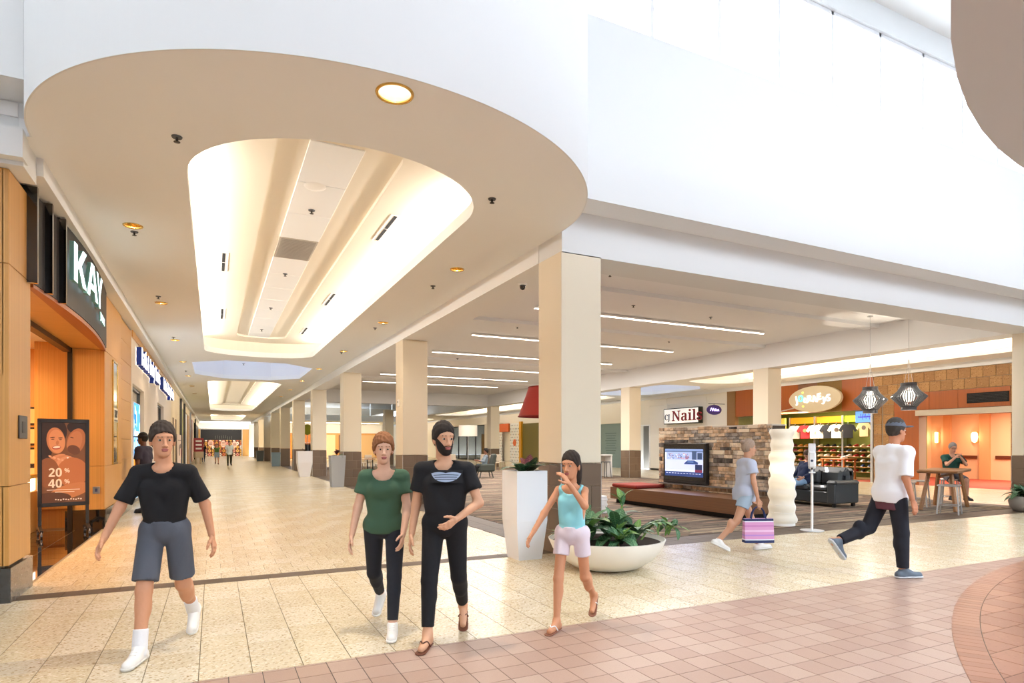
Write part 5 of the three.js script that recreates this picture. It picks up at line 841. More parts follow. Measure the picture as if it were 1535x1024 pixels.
// cafe chairs and tables
{
  const c0 = thing('cafe_chair', 'pale cafe chair beside the drum shade lamp', 'chair', [14.2, 0.006, -37.6], 2.2, 'pale cafe chairs at the back of the lounge'), pale = M({ color: '#d9cbb4', roughness: 0.6 }), lg = M({ color: '#a78f6c', roughness: 0.5 });
  obj('seat', at(cbox(0.44, 0.05, 0.44, 0.02), 0, 0.46, 0), pale, c0); obj('backrest', at(cbox(0.44, 0.42, 0.04, 0.02), 0, 0.72, -0.2, -0.14), pale, c0); for (const a of [-1, 1]) for (const b of [-1, 1]) obj('leg', beam([a * 0.18, 0.45, b * 0.18], [a * 0.21, 0, b * 0.21], 0.03, 0.03), lg, c0);
  const sp = [[15.9, -37.2, -2.0, 'to the right of the drum shade lamp'], [16.6, -35.6, 1.2, 'near the third column of the shoe shop corridor'], [15.4, -33.9, 2.6, 'behind the wing armchair'], [8.1, -37.4, 1.2, 'at the cafe table by the far column'], [9.4, -36.9, -1.4, 'across the cafe table by the far column'], [8.7, -38.4, 0.1, 'behind the cafe table by the far column'], [7.1, -34.4, 1.5, 'at the cafe table beside the third corridor column'], [8.4, -34.2, -1.6, 'across the cafe table beside the third corridor column']];
  sp.forEach(([x, z, r, w]) => dup(c0, [x, 0.006, z], r, 'pale cafe chair ' + w));
  [[8.75, -37.3, 'by the far column'], [7.75, -34.3, 'beside the third corridor column']].forEach(([x, z, w]) => { const t = thing('cafe_table', 'square cafe table ' + w, 'table', [x, 0.006, z], 0, 'cafe tables'); obj('top', cbox(0.75, 0.035, 0.75, 0.01), mat.oak, t, [0, 0.74, 0]); obj('pedestal', bar([0, 0.02, 0], [0, 0.73, 0], 0.035, 12), mat.black, t); obj('foot', [at(cbox(0.6, 0.03, 0.07, 0.01), 0, 0.015, 0), at(cbox(0.07, 0.03, 0.6, 0.01), 0, 0.015, 0)], mat.black, t); });
  const bt = thing('bar_counter', 'white bar height counter beside the third shoe corridor column', 'counter', [16.3, 0.006, -24.6]); obj('top', cbox(1.9, 0.06, 0.7, 0.01), mat.white, bt, [0, 1.05, 0]); obj('end_panel', cbox(0.06, 1.02, 0.68, 0.008), mat.white, bt, [0.9, 0.51, 0]); obj('end_panel', cbox(0.06, 1.02, 0.68, 0.008), mat.white, bt, [-0.9, 0.51, 0]); obj('back_panel', cbox(1.74, 0.98, 0.04, 0.004), M({ color: '#d8cfbf' }), bt, [0, 0.5, -0.2]);
  [[15.8, 'farther from'], [16.6, 'closer to']].forEach(([x, w]) => { const s = thing('bar_stool', `grey metal bar stool at the white counter, ${w} the column`, 'stool', [x, 0.006, -23.9], 0, 'stools at the white counter'); obj('seat', cbox(0.34, 0.04, 0.34, 0.01), mat.darkSteel, s, [0, 0.74, 0]); for (const a of [-1, 1]) for (const b of [-1, 1]) obj('leg', beam([a * 0.14, 0.73, b * 0.14], [a * 0.19, 0, b * 0.19], 0.028, 0.028), mat.darkSteel, s); });
  const th = thing('wall_box', 'small white control box on the second corridor column', 'control box', [4.376, 2.65, -15.75], -Math.PI / 2); obj('case', cbox(0.13, 0.18, 0.04, 0.01), mat.white, th); obj('display', cbox(0.05, 0.05, 0.01, 0.002), mat.darkSteel, th, [0, 0.03, 0.02]);
  // clothes display glimpsed between far columns
  const rk = thing('clothes_rack', 'rack of dark coats under a lime round sign between far columns', 'clothes rack', [6.6, 0, -50], 0.5); obj('rail', [bar([-0.7, 1.7, 0], [0.7, 1.7, 0], 0.02), bar([-0.7, 0, 0], [-0.7, 1.7, 0], 0.02), bar([0.7, 0, 0], [0.7, 1.7, 0], 0.02), bar([0, 1.7, 0], [0, 2.5, 0], 0.02)], mat.steel, rk); for (let k = 0; k < 7; k++) obj('coat', at(lathe([[0.12, 0], [0.13, 0.5], [0.1, 0.9], [0.02, 1.05]], 10), -0.55 + k * 0.18, 0.62, 0).scale(1, 1, 1), M({ color: ['#1d1d22', '#3a1f28', '#26262b', '#6b6f78', '#22222a', '#1b2030', '#2c2226'][k], roughness: 0.9 }), rk); obj('round_sign', at(cyl(0.42, 0.42, 0.04, 28), 0, 2.75, 0, Math.PI / 2), M({ color: '#a7a820' }), rk);
}
// ================================================================ people: distance fields meshed into continuous figures
function netMesh(field, lo, hi, cell) { // surface nets
  const n = [0, 1, 2].map((k) => Math.ceil((hi[k] - lo[k]) / cell) + 1), [nx, ny, nz] = n, F = new Float32Array(nx * ny * nz);
  for (let z = 0, i = 0; z < nz; z++) for (let y = 0; y < ny; y++) for (let x = 0; x < nx; x++, i++) F[i] = field(lo[0] + x * cell, lo[1] + y * cell, lo[2] + z * cell);
  const id = new Int32Array(nx * ny * nz).fill(-1), pos = [], idx = [], sy = nx, sz = nx * ny, C = [0, 1, sy, sy + 1, sz, sz + 1, sz + sy, sz + sy + 1];
  const E = [[0, 1], [2, 3], [4, 5], [6, 7], [0, 2], [1, 3], [4, 6], [5, 7], [0, 4], [1, 5], [2, 6], [3, 7]];
  for (let z = 0; z < nz - 1; z++) for (let y = 0; y < ny - 1; y++) for (let x = 0; x < nx - 1; x++) {
    const b = x + y * sy + z * sz; let m = 0;
    for (let k = 0; k < 8; k++) if (F[b + C[k]] < 0) m |= 1 << k;
    if (m === 0 || m === 255) continue;
    let px = 0, py = 0, pz = 0, c = 0;
    for (const [p, q] of E) { const a = F[b + C[p]], d = F[b + C[q]]; if ((a < 0) === (d < 0)) continue; const t = a / (a - d); px += (p & 1) + t * ((q & 1) - (p & 1)); py += ((p >> 1) & 1) + t * (((q >> 1) & 1) - ((p >> 1) & 1)); pz += (p >> 2) + t * ((q >> 2) - (p >> 2)); c++; }
    id[b] = pos.length / 3; pos.push(lo[0] + (x + px / c) * cell, lo[1] + (y + py / c) * cell, lo[2] + (z + pz / c) * cell);
  }
  const quad = (a, b, c, d, flip) => { if (a < 0 || b < 0 || c < 0 || d < 0) return; flip ? idx.push(a, c, b, a, d, c) : idx.push(a, b, c, a, c, d); };
  for (let z = 1; z < nz - 1; z++) for (let y = 1; y < ny - 1; y++) for (let x = 1; x < nx - 1; x++) {
    const b = x + y * sy + z * sz, s = F[b] < 0;
    if (s !== F[b + 1] < 0) quad(id[b], id[b - sy], id[b - sy - sz], id[b - sz], s);
    if (s !== F[b + sy] < 0) quad(id[b], id[b - sz], id[b - sz - 1], id[b - 1], s);
    if (s !== F[b + sz] < 0) quad(id[b], id[b - 1], id[b - 1 - sy], id[b - sy], s);
  }
  const g = new THREE.BufferGeometry(); g.setAttribute('position', new THREE.Float32BufferAttribute(pos, 3)); g.setIndex(idx); 
  // orientation check by the signed volume
  let vol = 0; for (let i = 0; i < idx.length; i += 3) { const [a, b, c] = [idx[i] * 3, idx[i + 1] * 3, idx[i + 2] * 3]; vol += pos[a] * (pos[b + 1] * pos[c + 2] - pos[b + 2] * pos[c + 1]) - pos[a + 1] * (pos[b] * pos[c + 2] - pos[b + 2] * pos[c]) + pos[a + 2] * (pos[b] * pos[c + 1] - pos[b + 1] * pos[c]); }
  if (vol < 0) for (let i = 0; i < idx.length; i += 3) { const t = idx[i]; idx[i] = idx[i + 1]; idx[i + 1] = t; }
  g.setIndex(idx); g.computeVertexNormals(); return g;
}
const smin = (a, b, k) => { const h = Math.max(k - Math.abs(a - b), 0) / k; return Math.min(a, b) - h * h * k * 0.25; };
// a tapered capsule [a, b, ra, rb], flattened in its own way by [sx, sz] factors; cut: 1 ends flat at b
function capsule(a, b, ra, rb, cut = 0) {
  const [ax, ay, az] = a, dx = b[0] - ax, dy = b[1] - ay, dz = b[2] - az, L = dx * dx + dy * dy + dz * dz || 1e-9, l = Math.sqrt(L);
  return (x, y, z) => { const px = x - ax, py = y - ay, pz = z - az; let t = (px * dx + py * dy + pz * dz) / L; const over = cut ? (t - 1) * l : -9; t = t < 0 ? 0 : t > 1 ? 1 : t; const d = Math.hypot(px - t * dx, py - t * dy, pz - t * dz) - (ra + (rb - ra) * t); return cut ? Math.max(d, over) : d; };
}
const ellip = (c, r) => (x, y, z) => { const a = (x - c[0]) / r[0], b = (y - c[1]) / r[1], d = (z - c[2]) / r[2], k0 = Math.hypot(a, b, d), k1 = Math.hypot(a / r[0], b / r[1], d / r[2]); return k1 < 1e-6 ? -Math.min(...r) : k0 * (k0 - 1) / k1; };
const union = (list, k) => (x, y, z) => { let d = list[0](x, y, z); for (let i = 1; i < list.length; i++) d = smin(d, list[i](x, y, z), k); return d; };
const D2R = Math.PI / 180, add = (a, b, s = 1) => [a[0] + b[0] * s, a[1] + b[1] * s, a[2] + b[2] * s], sub = (a, b) => [a[0] - b[0], a[1] - b[1], a[2] - b[2]], lerp3 = (a, b, t) => [a[0] + (b[0] - a[0]) * t, a[1] + (b[1] - a[1]) * t, a[2] + (b[2] - a[2]) * t];
const norm = (a) => { const l = Math.hypot(...a) || 1; return a.map((v) => v / l); }, cross = (a, b) => [a[1] * b[2] - a[2] * b[1], a[2] * b[0] - a[0] * b[2], a[0] * b[1] - a[1] * b[0]];
function bounds(pts, pad) { const lo = [9, 9, 9], hi = [-9, -9, -9]; for (const p of pts) for (let k = 0; k < 3; k++) { lo[k] = Math.min(lo[k], p[k] - pad); hi[k] = Math.max(hi[k], p[k] + pad); } return [lo, hi]; }

// skeleton: faces +z, right hand side of the figure is -x
function skeleton(o) {
  const f = o.female ? 1 : 0, c = o.child ? 1 : 0, p = o.pose || {}, J = {};
  const lean = (p.lean || 0) * D2R, side = (p.side || 0) * D2R, tw = (p.twist || 0) * D2R;
  const up = norm([Math.sin(side), Math.cos(lean), Math.sin(lean)]);
  J.pelvis = [0, 0.93, 0];
  const sp = (h) => add(J.pelvis, up, h);
  const across = [Math.cos(tw), 0, -Math.sin(tw)];
  J.waist = sp(0.14); J.chest = sp(0.32); J.neck = sp(0.53); J.up = up; J.across = across;
  const hipW = f ? 0.095 : 0.09, shW = (f ? 0.162 : 0.185) * (c ? 0.9 : 1) * Math.min(1, 0.55 + 0.45 * (o.bulk || 1));
  J.head = add(add(J.neck, norm(add(up, [0, 0.6, 0])), 0.15), [0, 0, Math.cos(tw)], 0.025);
  for (const [n, s] of [['R', -1], ['L', 1]]) {
    const leg = p['leg' + n] || {}, arm = p['arm' + n] || {};
    J['hip' + n] = add(J.pelvis, [s * hipW, -0.02, 0]);
    const dir = (a, b) => [s * Math.sin((b || 0) * D2R), -Math.cos(a * D2R) * Math.cos((b || 0) * D2R), Math.sin(a * D2R) * Math.cos((b || 0) * D2R)];
    J['knee' + n] = add(J['hip' + n], dir(leg.hip || 0, leg.out ?? 2), 0.43);
    const sh = (leg.hip || 0) - (leg.knee || 0);
    J['ankle' + n] = add(J['knee' + n], dir(sh, leg.shinOut ?? 0), 0.41);
    const fp = (leg.foot || 0) * D2R, yawF = (leg.toe || 6) * D2R * s, fd = [Math.sin(yawF) * Math.cos(fp), Math.sin(fp), Math.cos(yawF) * Math.cos(fp)], dn = [0, -Math.cos(fp), Math.sin(fp)];
    J['heel' + n] = add(add(J['ankle' + n], fd, -0.05), dn, 0.055); J['toe' + n] = add(add(J['ankle' + n], fd, 0.17), dn, 0.06); J['footDir' + n] = fd; J['footDown' + n] = dn;
    J['shoulder' + n] = add(add(sp(0.445), across, s * shW), [0, 0, 0]);
    const ad = (a, b) => { const v = dir(a, b); return [v[0] * Math.cos(tw) + v[2] * Math.sin(tw), v[1], -v[0] * Math.sin(tw) + v[2] * Math.cos(tw)]; };
    J['elbow' + n] = add(J['shoulder' + n], ad(arm.flex || 0, arm.out ?? 8), 0.285);
    const fdv = ad((arm.flex || 0) + (arm.elbow ?? 12), arm.in !== undefined ? -arm.in : (arm.out ?? 8) * 0.6);
    J['wrist' + n] = add(J['elbow' + n], fdv, 0.25); J['handDir' + n] = fdv;
  }
  const low = p.pelvisY !== undefined ? 0.93 - p.pelvisY : Math.min(...['R', 'L'].flatMap((n) => [J['heel' + n][1], J['toe' + n][1]])) - 0.032;
  for (const k of Object.keys(J)) if (!/up|across|Dir|Down/.test(k)) J[k] = [J[k][0], J[k][1] - low, J[k][2]];
  return J;
}
function handField(J, n, curl) {
  const s = n === 'L' ? 1 : -1, d = norm(J['handDir' + n]), w = J['wrist' + n];
  let lat = norm(cross(d, [s, 0, 0.15])); if (lat[2] < 0 && Math.abs(lat[2]) > Math.abs(lat[1])) lat = lat.map((v) => -v); // towards the thumb
  const nrm = norm(cross(d, lat)), pal = nrm[0] * s < 0 ? nrm : nrm.map((v) => -v);                            // palm faces the body
  const list = [], pts = [w], base = [[0.026, 0.085, 0.9], [0.009, 0.09, 1], [-0.009, 0.086, 0.94], [-0.026, 0.078, 0.74]];
  for (const [l, f, len] of base) {
    const m = add(add(w, lat, l), d, f); list.push(capsule(add(add(w, lat, l * 0.55), d, 0.005), m, 0.013, 0.0115));
    let p = m, a = curl * 0.5;
    for (const [seg, r0, r1] of [[0.04, 0.0095, 0.0088], [0.026, 0.0088, 0.008], [0.02, 0.008, 0.0068]]) { const v = norm(add(d.map((q) => q * Math.cos(a)), pal, Math.sin(a))), q = add(p, v, seg * len); list.push(capsule(p, q, r0, r1)); p = q; a += curl; }
    pts.push(p, m);
  }
  let p = add(add(w, lat, 0.022), d, 0.022), a = 0.75;
  for (const [seg, r0, r1] of [[0.036, 0.014, 0.0115], [0.03, 0.0115, 0.0095], [0.024, 0.0095, 0.0075]]) { const v = norm(add(add(d.map((q) => q * Math.cos(a)), lat, Math.sin(a)), pal, 0.35)), q = add(p, v, seg); list.push(capsule(p, q, r0, r1)); p = q; a -= 0.22; pts.push(q); }
  list.push(capsule(add(w, d, -0.05), add(w, d, 0.02), 0.027, 0.02));
  return { f: union(list, 0.008), pts: [...pts, add(w, d, -0.04)] };
}
const eyeWhite = M({ color: '#d5ccc2', roughness: 0.2 }), iris = M({ color: '#2a1d14', roughness: 0.15 });
function person(o) {
  const t = thing('person', o.label, 'person', [o.pos[0], o.y || 0, o.pos[1]], o.yaw, o.group);
  const J = skeleton(o), S = o.size, cell = o.cell || 0.013, fine = o.fine || 0.0045, fem = o.female, w = o.bulk || 1, c = o.child ? 0.88 : 1;
  const sc = (g) => g.scale(S, S, S);
  const R = { hip: 0.106 * w, belly: (fem ? 0.085 : 0.098) * w, chest: (fem ? 0.09 : 0.1) * w, thigh: 0.083 * w * c, knee: 0.056 * c, calf: 0.054 * c, ankle: 0.037 * c, sh: 0.062 * w * c, arm: 0.047 * w * c, elb: 0.037 * c, wri: 0.026 * c };
  const ac = (p, s) => add(p, J.across, s);
  const torso = (g) => [capsule(add(J.hipR, [0.02, 0.03, -0.01]), add(J.hipL, [-0.02, 0.03, -0.01]), R.hip + g, R.hip + g), capsule(ac(J.waist, -0.05), ac(J.chest, -0.075), R.belly + g, R.chest + g), capsule(ac(J.waist, 0.05), ac(J.chest, 0.075), R.belly + g, R.chest + g), capsule(J.pelvis, J.waist, R.hip + g, R.belly + 0.01 + g), capsule(add(J.neck, J.up, -0.075), J.shoulderR, 0.062 + g, R.sh - 0.012 + g), capsule(add(J.neck, J.up, -0.075), J.shoulderL, 0.062 + g, R.sh - 0.012 + g), capsule(J.chest, add(J.neck, J.up, -0.08), R.chest + g, 0.065 + g)].concat(fem && !o.child ? [capsule(add(ac(J.chest, -0.06), [0, 0.015, 0.06]), add(ac(J.chest, 0.06), [0, 0.015, 0.06]), 0.062 + g, 0.062 + g)] : []);
  const armB = (n, g, f = 1, cut = 0, ge = g) => (f <= 1 ? [capsule(J['shoulder' + n], lerp3(J['shoulder' + n], J['elbow' + n], f), R.arm + 0.002 + g, R.arm + (R.elb - R.arm) * f + ge, cut)] : [capsule(J['shoulder' + n], J['elbow' + n], R.arm + 0.002 + g, R.elb + g), capsule(J['elbow' + n], lerp3(J['elbow' + n], J['wrist' + n], f - 1), R.elb + 0.003 + g, R.elb + (R.wri - R.elb) * (f - 1) + g, cut)]);
  const legB = (n, g, f = 2, cut = 0, g2 = g) => { const k = Math.min(f, 1), L = [capsule(J['hip' + n], lerp3(J['hip' + n], J['knee' + n], k), R.thigh + g, R.thigh + (R.knee - R.thigh) * k + g + (g2 - g) * k, f <= 1 ? cut : 0)]; if (f > 1) { L.push(capsule(J['knee' + n], lerp3(J['knee' + n], J['ankle' + n], f - 1), R.knee + g2, R.knee + (R.ankle - R.knee) * (f - 1) + g2, cut)); const bk = add(lerp3(J['knee' + n], J['ankle' + n], 0.28), J['footDir' + n], -0.018); if (f > 1.3) L.push(ellip(bk, [R.calf + g2 * 0.8, 0.11, R.calf + g2 * 0.8])); } return L; };
  const foot = (n, g) => [capsule(add(J['heel' + n], [0, 0.005, 0]), J['toe' + n], 0.034 + g, 0.027 + g), capsule(J['ankle' + n], add(J['heel' + n], J['footDir' + n], 0.03), 0.036 + g, 0.034 + g), capsule(J['ankle' + n], lerp3(J['heel' + n], J['toe' + n], 0.75), 0.035 + g, 0.025 + g)];
  // body
  const bodyList = [...torso(0), ...armB('R', 0, 2), ...armB('L', 0, 2), ...legB('R', 0), ...legB('L', 0), ...foot('R', 0), ...foot('L', 0), capsule(add(J.neck, J.up, -0.05), add(J.head, [0, -0.06, -0.015]), 0.056 * c, 0.052)];
  const pts = Object.keys(J).filter((k) => !/up|across|Dir|Down/.test(k)).map((k) => J[k]);
  const [lo, hi] = bounds(pts, 0.17), geos = [netMesh(union(bodyList, 0.022), lo, hi, cell)];
  for (const n of ['R', 'L']) { const h = handField(J, n, o.curl?.[n] ?? 0.38), [a, b] = bounds(h.pts, 0.03); geos.push(netMesh(h.f, a, b, o.far ? 0.008 : 0.0042)); }
  // head in its own axes
  const hy = (o.headYaw || 0) * D2R, hp = (o.headPitch || 0) * D2R, hq = new THREE.Quaternion().setFromEuler(new THREE.Euler(hp, hy, 0, 'YXZ')), hs = o.child ? 1.06 : 1;
  const place = (g) => sc(g.scale(hs, hs, hs).applyQuaternion(hq).translate(...J.head));
  const skull = ellip([0, 0.035, -0.012], [0.077, 0.1, 0.096]), jaw = ellip([0, -0.048, 0.022], [fem ? 0.052 : 0.058, 0.068, 0.066]);
  const face = union([skull, jaw, ellip([0, -0.095, 0.055], [0.028, 0.022, 0.026]), ellip([0, 0.04, 0.068], [0.052, 0.018, 0.02])], 0.03);
  const nose = union([capsule([0, 0.012, 0.086], [0, -0.03, 0.106], 0.008, 0.0125), ellip([-0.013, -0.034, 0.095], [0.008, 0.008, 0.01]), ellip([0.013, -0.034, 0.095], [0.008, 0.008, 0.01])], 0.01);
  const lips = union([ellip([0, -0.058, 0.089], [0.024, 0.006, 0.009]), ellip([0, -0.068, 0.087], [0.02, 0.0065, 0.01])], 0.003);
  const ears = (x, y, z) => Math.min(ellip([-0.079, -0.002, -0.012], [0.011, 0.032, 0.019])(x, y, z), ellip([0.079, -0.002, -0.012], [0.011, 0.032, 0.019])(x, y, z));
  const headF = (x, y, z) => { let d = face(x, y, z); d = smin(d, nose(x, y, z), 0.012); d = smin(d, ears(x, y, z), 0.008); d = smin(d, lips(x, y, z), 0.006); for (const s of [-1, 1]) { const e = ellip([s * 0.033, 0.011, 0.1], [0.018, 0.009, 0.014])(x, y, z); d = -smin(-d, e, 0.01); } return smin(d, capsule([0, -0.05, -0.02], [0, -0.14, -0.03], 0.052 * c, 0.052 * c)(x, y, z), 0.03); };
  geos.push(place(netMesh(headF, [-0.105, -0.15, -0.125], [0.105, 0.15, 0.13], fine)));
  geos.slice(0, 3).forEach(sc);
  geos.forEach((g) => g.setAttribute('uv', new THREE.BufferAttribute(new Float32Array(g.attributes.position.count * 2), 2)));
  obj('body', mergeGeometries(geos), MP({ color: o.skin || '#c68863', roughness: 0.55 }), t);
  if (!o.far) {
    for (const s of [-1, 1]) { const ey = obj('eye', [place(at(new THREE.SphereGeometry(0.0115, 12, 10).scale(1, 0.72, 0.8), s * 0.032, 0.011, 0.0775))], eyeWhite, t); obj('iris', [place(at(new THREE.SphereGeometry(0.0075, 10, 8).scale(1, 1, 0.6), s * 0.032, 0.011, 0.0845))], iris, ey); obj('eyebrow', [place(capGeo([s * 0.016, 0.035, 0.089], [s * 0.046, 0.036, 0.078], 0.0045))], M({ color: o.hair || '#3a2a1e', roughness: 0.9 }), t); }
    obj('lips', place(netMesh((x, y, z) => lips(x, y, z) - 0.0012, [-0.03, -0.08, 0.07], [0.03, -0.045, 0.105], 0.003)), M({ color: o.lips || '#a8605a', roughness: 0.5 }), t);
  }
  const hairM = M({ color: o.hair || '#3a2a1e', roughness: 0.85 });
  const maskF = ellip([0, -0.022, 0.115], [0.068, 0.098, 0.1]), hairCut = (k, cc) => (x, y, z) => Math.max(skull(x, y, z) - k - 0.2 * k * Math.sin(x * 150 + y * 70 + 2) * Math.sin(z * 130 + x * 40) - (y > 0.06 ? (y - 0.06) * 0.16 : 0), -maskF(x, y, z) - 0.003 * Math.sin(x * 260), -0.74 * y + 0.67 * z - cc - 0.018);
  let hf = hairCut(o.hairThick || 0.011, o.hairLine ?? -0.012);
  if (o.longHair) { const a = hf, b = union([ellip([0, -0.03, -0.07], [0.085, 0.12, 0.055]), ellip([0, -0.12, -0.075], [0.075, 0.09, 0.035])], 0.03); hf = (x, y, z) => smin(a(x, y, z), b(x, y, z), 0.02); }
  if (o.bun) { const a = hf, b = ellip([0, 0.1, -0.095], [0.04, 0.04, 0.04]); hf = (x, y, z) => smin(a(x, y, z), b(x, y, z), 0.015); }
  obj('hair', place(netMesh(hf, [-0.12, -0.24, -0.16], [0.12, 0.17, 0.12], fine)), hairM, t);
  if (o.beard) obj('beard', place(netMesh((x, y, z) => Math.max(face(x, y, z) - 0.004, y + 0.046 - Math.max(0, Math.abs(x) - 0.03) * 1.6, 0.002 - lips(x, y, z), 0.0 - z), [-0.09, -0.13, -0.01], [0.09, 0.03, 0.13], 0.004)), hairM, t);
  if (o.cap) { obj('cap', place(netMesh((x, y, z) => Math.min(Math.max(skull(x, y, z) - 0.017, 0.052 - y - z * 0.1), Math.max(ellip([0, 0.055, 0.12], [0.08, 0.012, 0.075])(x, y, z), -z + 0.05)), [-0.12, 0.0, -0.15], [0.12, 0.18, 0.22], fine)), M({ color: o.cap, roughness: 0.8 }), t); }
  if (o.glasses) obj('glasses', [...[-1, 1].map((s) => place(at(new THREE.TorusGeometry(0.022, 0.0025, 6, 18), s * 0.032, 0.008, 0.1))), place(capGeo([-0.01, 0.012, 0.103], [0.01, 0.012, 0.103], 0.002)), place(capGeo([-0.054, 0.01, 0.098], [-0.082, 0.012, 0], 0.002)), place(capGeo([0.054, 0.01, 0.098], [0.082, 0.012, 0], 0.002))], mat.black, t);
  // clothes
  const gar = (name, list, clip, m, k = 0.014, cl = cell * 0.85) => { const u = union(list, k), f = clip ? (x, y, z) => Math.max(u(x, y, z), clip(x, y, z)) : u; const g = sc(netMesh(f, lo.map((v) => v - 0.05), hi.map((v) => v + 0.05), cl)); return obj(name, uvm(g), m, t); };
  const U = J.up, P = J.pelvis;
  const above = (h) => (x, y, z) => h - ((x - P[0]) * U[0] + (y - P[1]) * U[1] + (z - P[2]) * U[2]);
  const below = (h) => (x, y, z) => -above(h)(x, y, z);
  if (o.top) {
    const tp = o.top, g = tp.loose || 0.014, list = torso(g).concat(tp.sleeve ? [...armB('R', g * 0.7, tp.sleeve, 1, g + (tp.cuff ?? 0.008)), ...armB('L', g * 0.7, tp.sleeve, 1, g + (tp.cuff ?? 0.008))] : []);
    const hem = tp.hem ?? -0.06, nk = J.neck, nr = tp.neck || 0.075;
    if (hem < -0.1) list.push(capsule(add(P, [0, -0.05, 0]), add(P, [0, hem - 0.05, 0]), R.hip + 0.035 + g, R.hip + 0.03 + g));
    const top = above(hem), neckHole = capsule(add(nk, [0, -0.03, 0.03]), add(nk, [0, 0.25, 0.06]), nr, nr + 0.03);
    gar(tp.name || 't_shirt', list, (x, y, z) => Math.max(top(x, y, z), -neckHole(x, y, z), tp.sleeve ? -9 : Math.max(Math.abs((x - nk[0]) * J.across[0] + (z - nk[2]) * J.across[2]) - 0.125, -9)), tp.mat, tp.soft || (fem ? 0.03 : 0.02));
  }
  if (o.under) gar('under_shirt', torso(0.022).concat([capsule(add(P, [0, -0.02, 0]), add(P, [0, -0.18, 0]), R.hip + 0.045, R.hip + 0.045)]), (x, y, z) => Math.max(above(-0.2)(x, y, z), below(-0.1)(x, y, z)), o.under);
  if (o.bottom) {
    const b = o.bottom, g = b.loose ?? 0.012, list = [...legB('R', g, b.len, 1, b.flare ?? g), ...legB('L', g, b.len, 1, b.flare ?? g), capsule(add(J.hipR, [0.02, 0.03, -0.01]), add(J.hipL, [-0.02, 0.03, -0.01]), R.hip + g, R.hip + g), capsule(P, J.waist, R.hip + g, R.belly + 0.012 + g)];
    if (b.skirt) list.push(capsule(add(P, [0, 0.02, 0]), add(P, [0, -b.skirt, 0]), R.hip + 0.03, R.hip + 0.07, 1));
    gar(b.name || 'trousers', list, below(b.waist ?? 0.09), b.mat, 0.014);
    if (b.rips) for (const n of ['R', 'L']) obj('knee_rip', [sc(at(new THREE.SphereGeometry(0.03, 12, 8).scale(1.1, 0.6, 0.5), ...add(J['knee' + n], [0, 0.005, 0.052])))], MP({ color: o.skin, roughness: 0.6 }), t);
  }
  // footwear
  if (o.shoe) for (const n of ['R', 'L']) {
    const s = o.shoe, fd = J['footDir' + n], dn = J['footDown' + n], h0 = J['heel' + n], sole = (x, y, z) => (x - h0[0]) * dn[0] + (y - h0[1]) * dn[1] + (z - h0[2]) * dn[2];
    const [a, b] = bounds([h0, J['toe' + n], J['ankle' + n]], 0.12), cl = o.far ? 0.012 : 0.006;
    if (s.kind === 'sandal') {
      const sd = obj('sandal_sole', uvm(sc(netMesh((x, y, z) => Math.max(capsule(add(h0, fd, 0.0), add(J['toe' + n], fd, 0.012), 0.046, 0.05)(x, y, z), 0.026 - sole(x, y, z), sole(x, y, z) - 0.042), a, b, 0.006))), s.mat, t);
      const fr = lerp3(h0, J['toe' + n], 0.82), latv = norm(cross([0, 1, 0], fd));
      for (const q of [-1, 1]) obj('strap', [sc(tube([add(add(fr, [0, 0.03, 0]), fd, 0.005), add(add(lerp3(h0, J['toe' + n], 0.66), latv, q * 0.024), [0, 0.034, 0]), add(add(lerp3(h0, J['toe' + n], 0.5), latv, q * 0.042), dn, 0.015)], 0.006, 10, 6))], s.strap || s.mat, sd);
      continue;
    }
    const up = union([capsule(add(h0, [0, 0.004, 0]), add(J['toe' + n], fd, 0.012), 0.042, 0.037), capsule(J['ankle' + n], add(h0, fd, 0.03), 0.044, 0.043), capsule(lerp3(J['ankle' + n], J['toe' + n], 0.05), lerp3(h0, J['toe' + n], 0.75), 0.042, 0.034)], 0.02), cutTop = (x, y, z) => y - (J['ankle' + n][1] + 0.03);
    const sh = obj('shoe', uvm(sc(netMesh((x, y, z) => Math.max(up(x, y, z), cutTop(x, y, z), sole(x, y, z) - 0.022), a, b, cl))), s.mat, t);
    obj('shoe_sole', uvm(sc(netMesh((x, y, z) => Math.max(capsule(h0, add(J['toe' + n], fd, 0.014), 0.05, 0.047)(x, y, z), 0.012 - sole(x, y, z), sole(x, y, z) - 0.034), a, b, cl))), s.sole || s.mat, sh);
    if (!o.far) { const lat = norm(cross([0, 1, 0], fd)), laces = []; for (let k = 0; k < 4; k++) { const q = add(lerp3(J['ankle' + n], lerp3(h0, J['toe' + n], 0.85), 0.25 + k * 0.17), [0, 0.04 - k * 0.002, 0]); laces.push(sc(capGeo(add(q, lat, -0.02), add(q, lat, 0.02), 0.0035))); } obj('laces', laces, s.lace || s.mat, sh); }
    if (s.sock) obj('sock', uvm(sc(netMesh(capsule(add(J['ankle' + n], [0, -0.03, 0]), lerp3(J['ankle' + n], J['knee' + n], s.sock.len), 0.051, 0.051, 1), ...bounds([J['ankle' + n], lerp3(J['ankle' + n], J['knee' + n], s.sock.len)], 0.09), 0.008))), s.sock.mat, t);
  }
  t.userData.J = undefined;
  return { t, J, S, world: (k, off = [0, 0, 0]) => { const p = add(J[k], off).map((v) => v * S), v = V(...p).applyAxisAngle(V(0, 1, 0), o.yaw); return [v.x + o.pos[0], v.y + (o.y || 0), v.z + o.pos[1]]; } };
}
function capGeo(a, b, r) { const A = V(...a), B = V(...b), d = B.clone().sub(A), g = new THREE.CapsuleGeometry(r, d.length(), 3, 8); g.applyQuaternion(new THREE.Quaternion().setFromUnitVectors(V(0, 1, 0), d.clone().normalize())); return g.translate((A.x + B.x) / 2, (A.y + B.y) / 2, (A.z + B.z) / 2); }
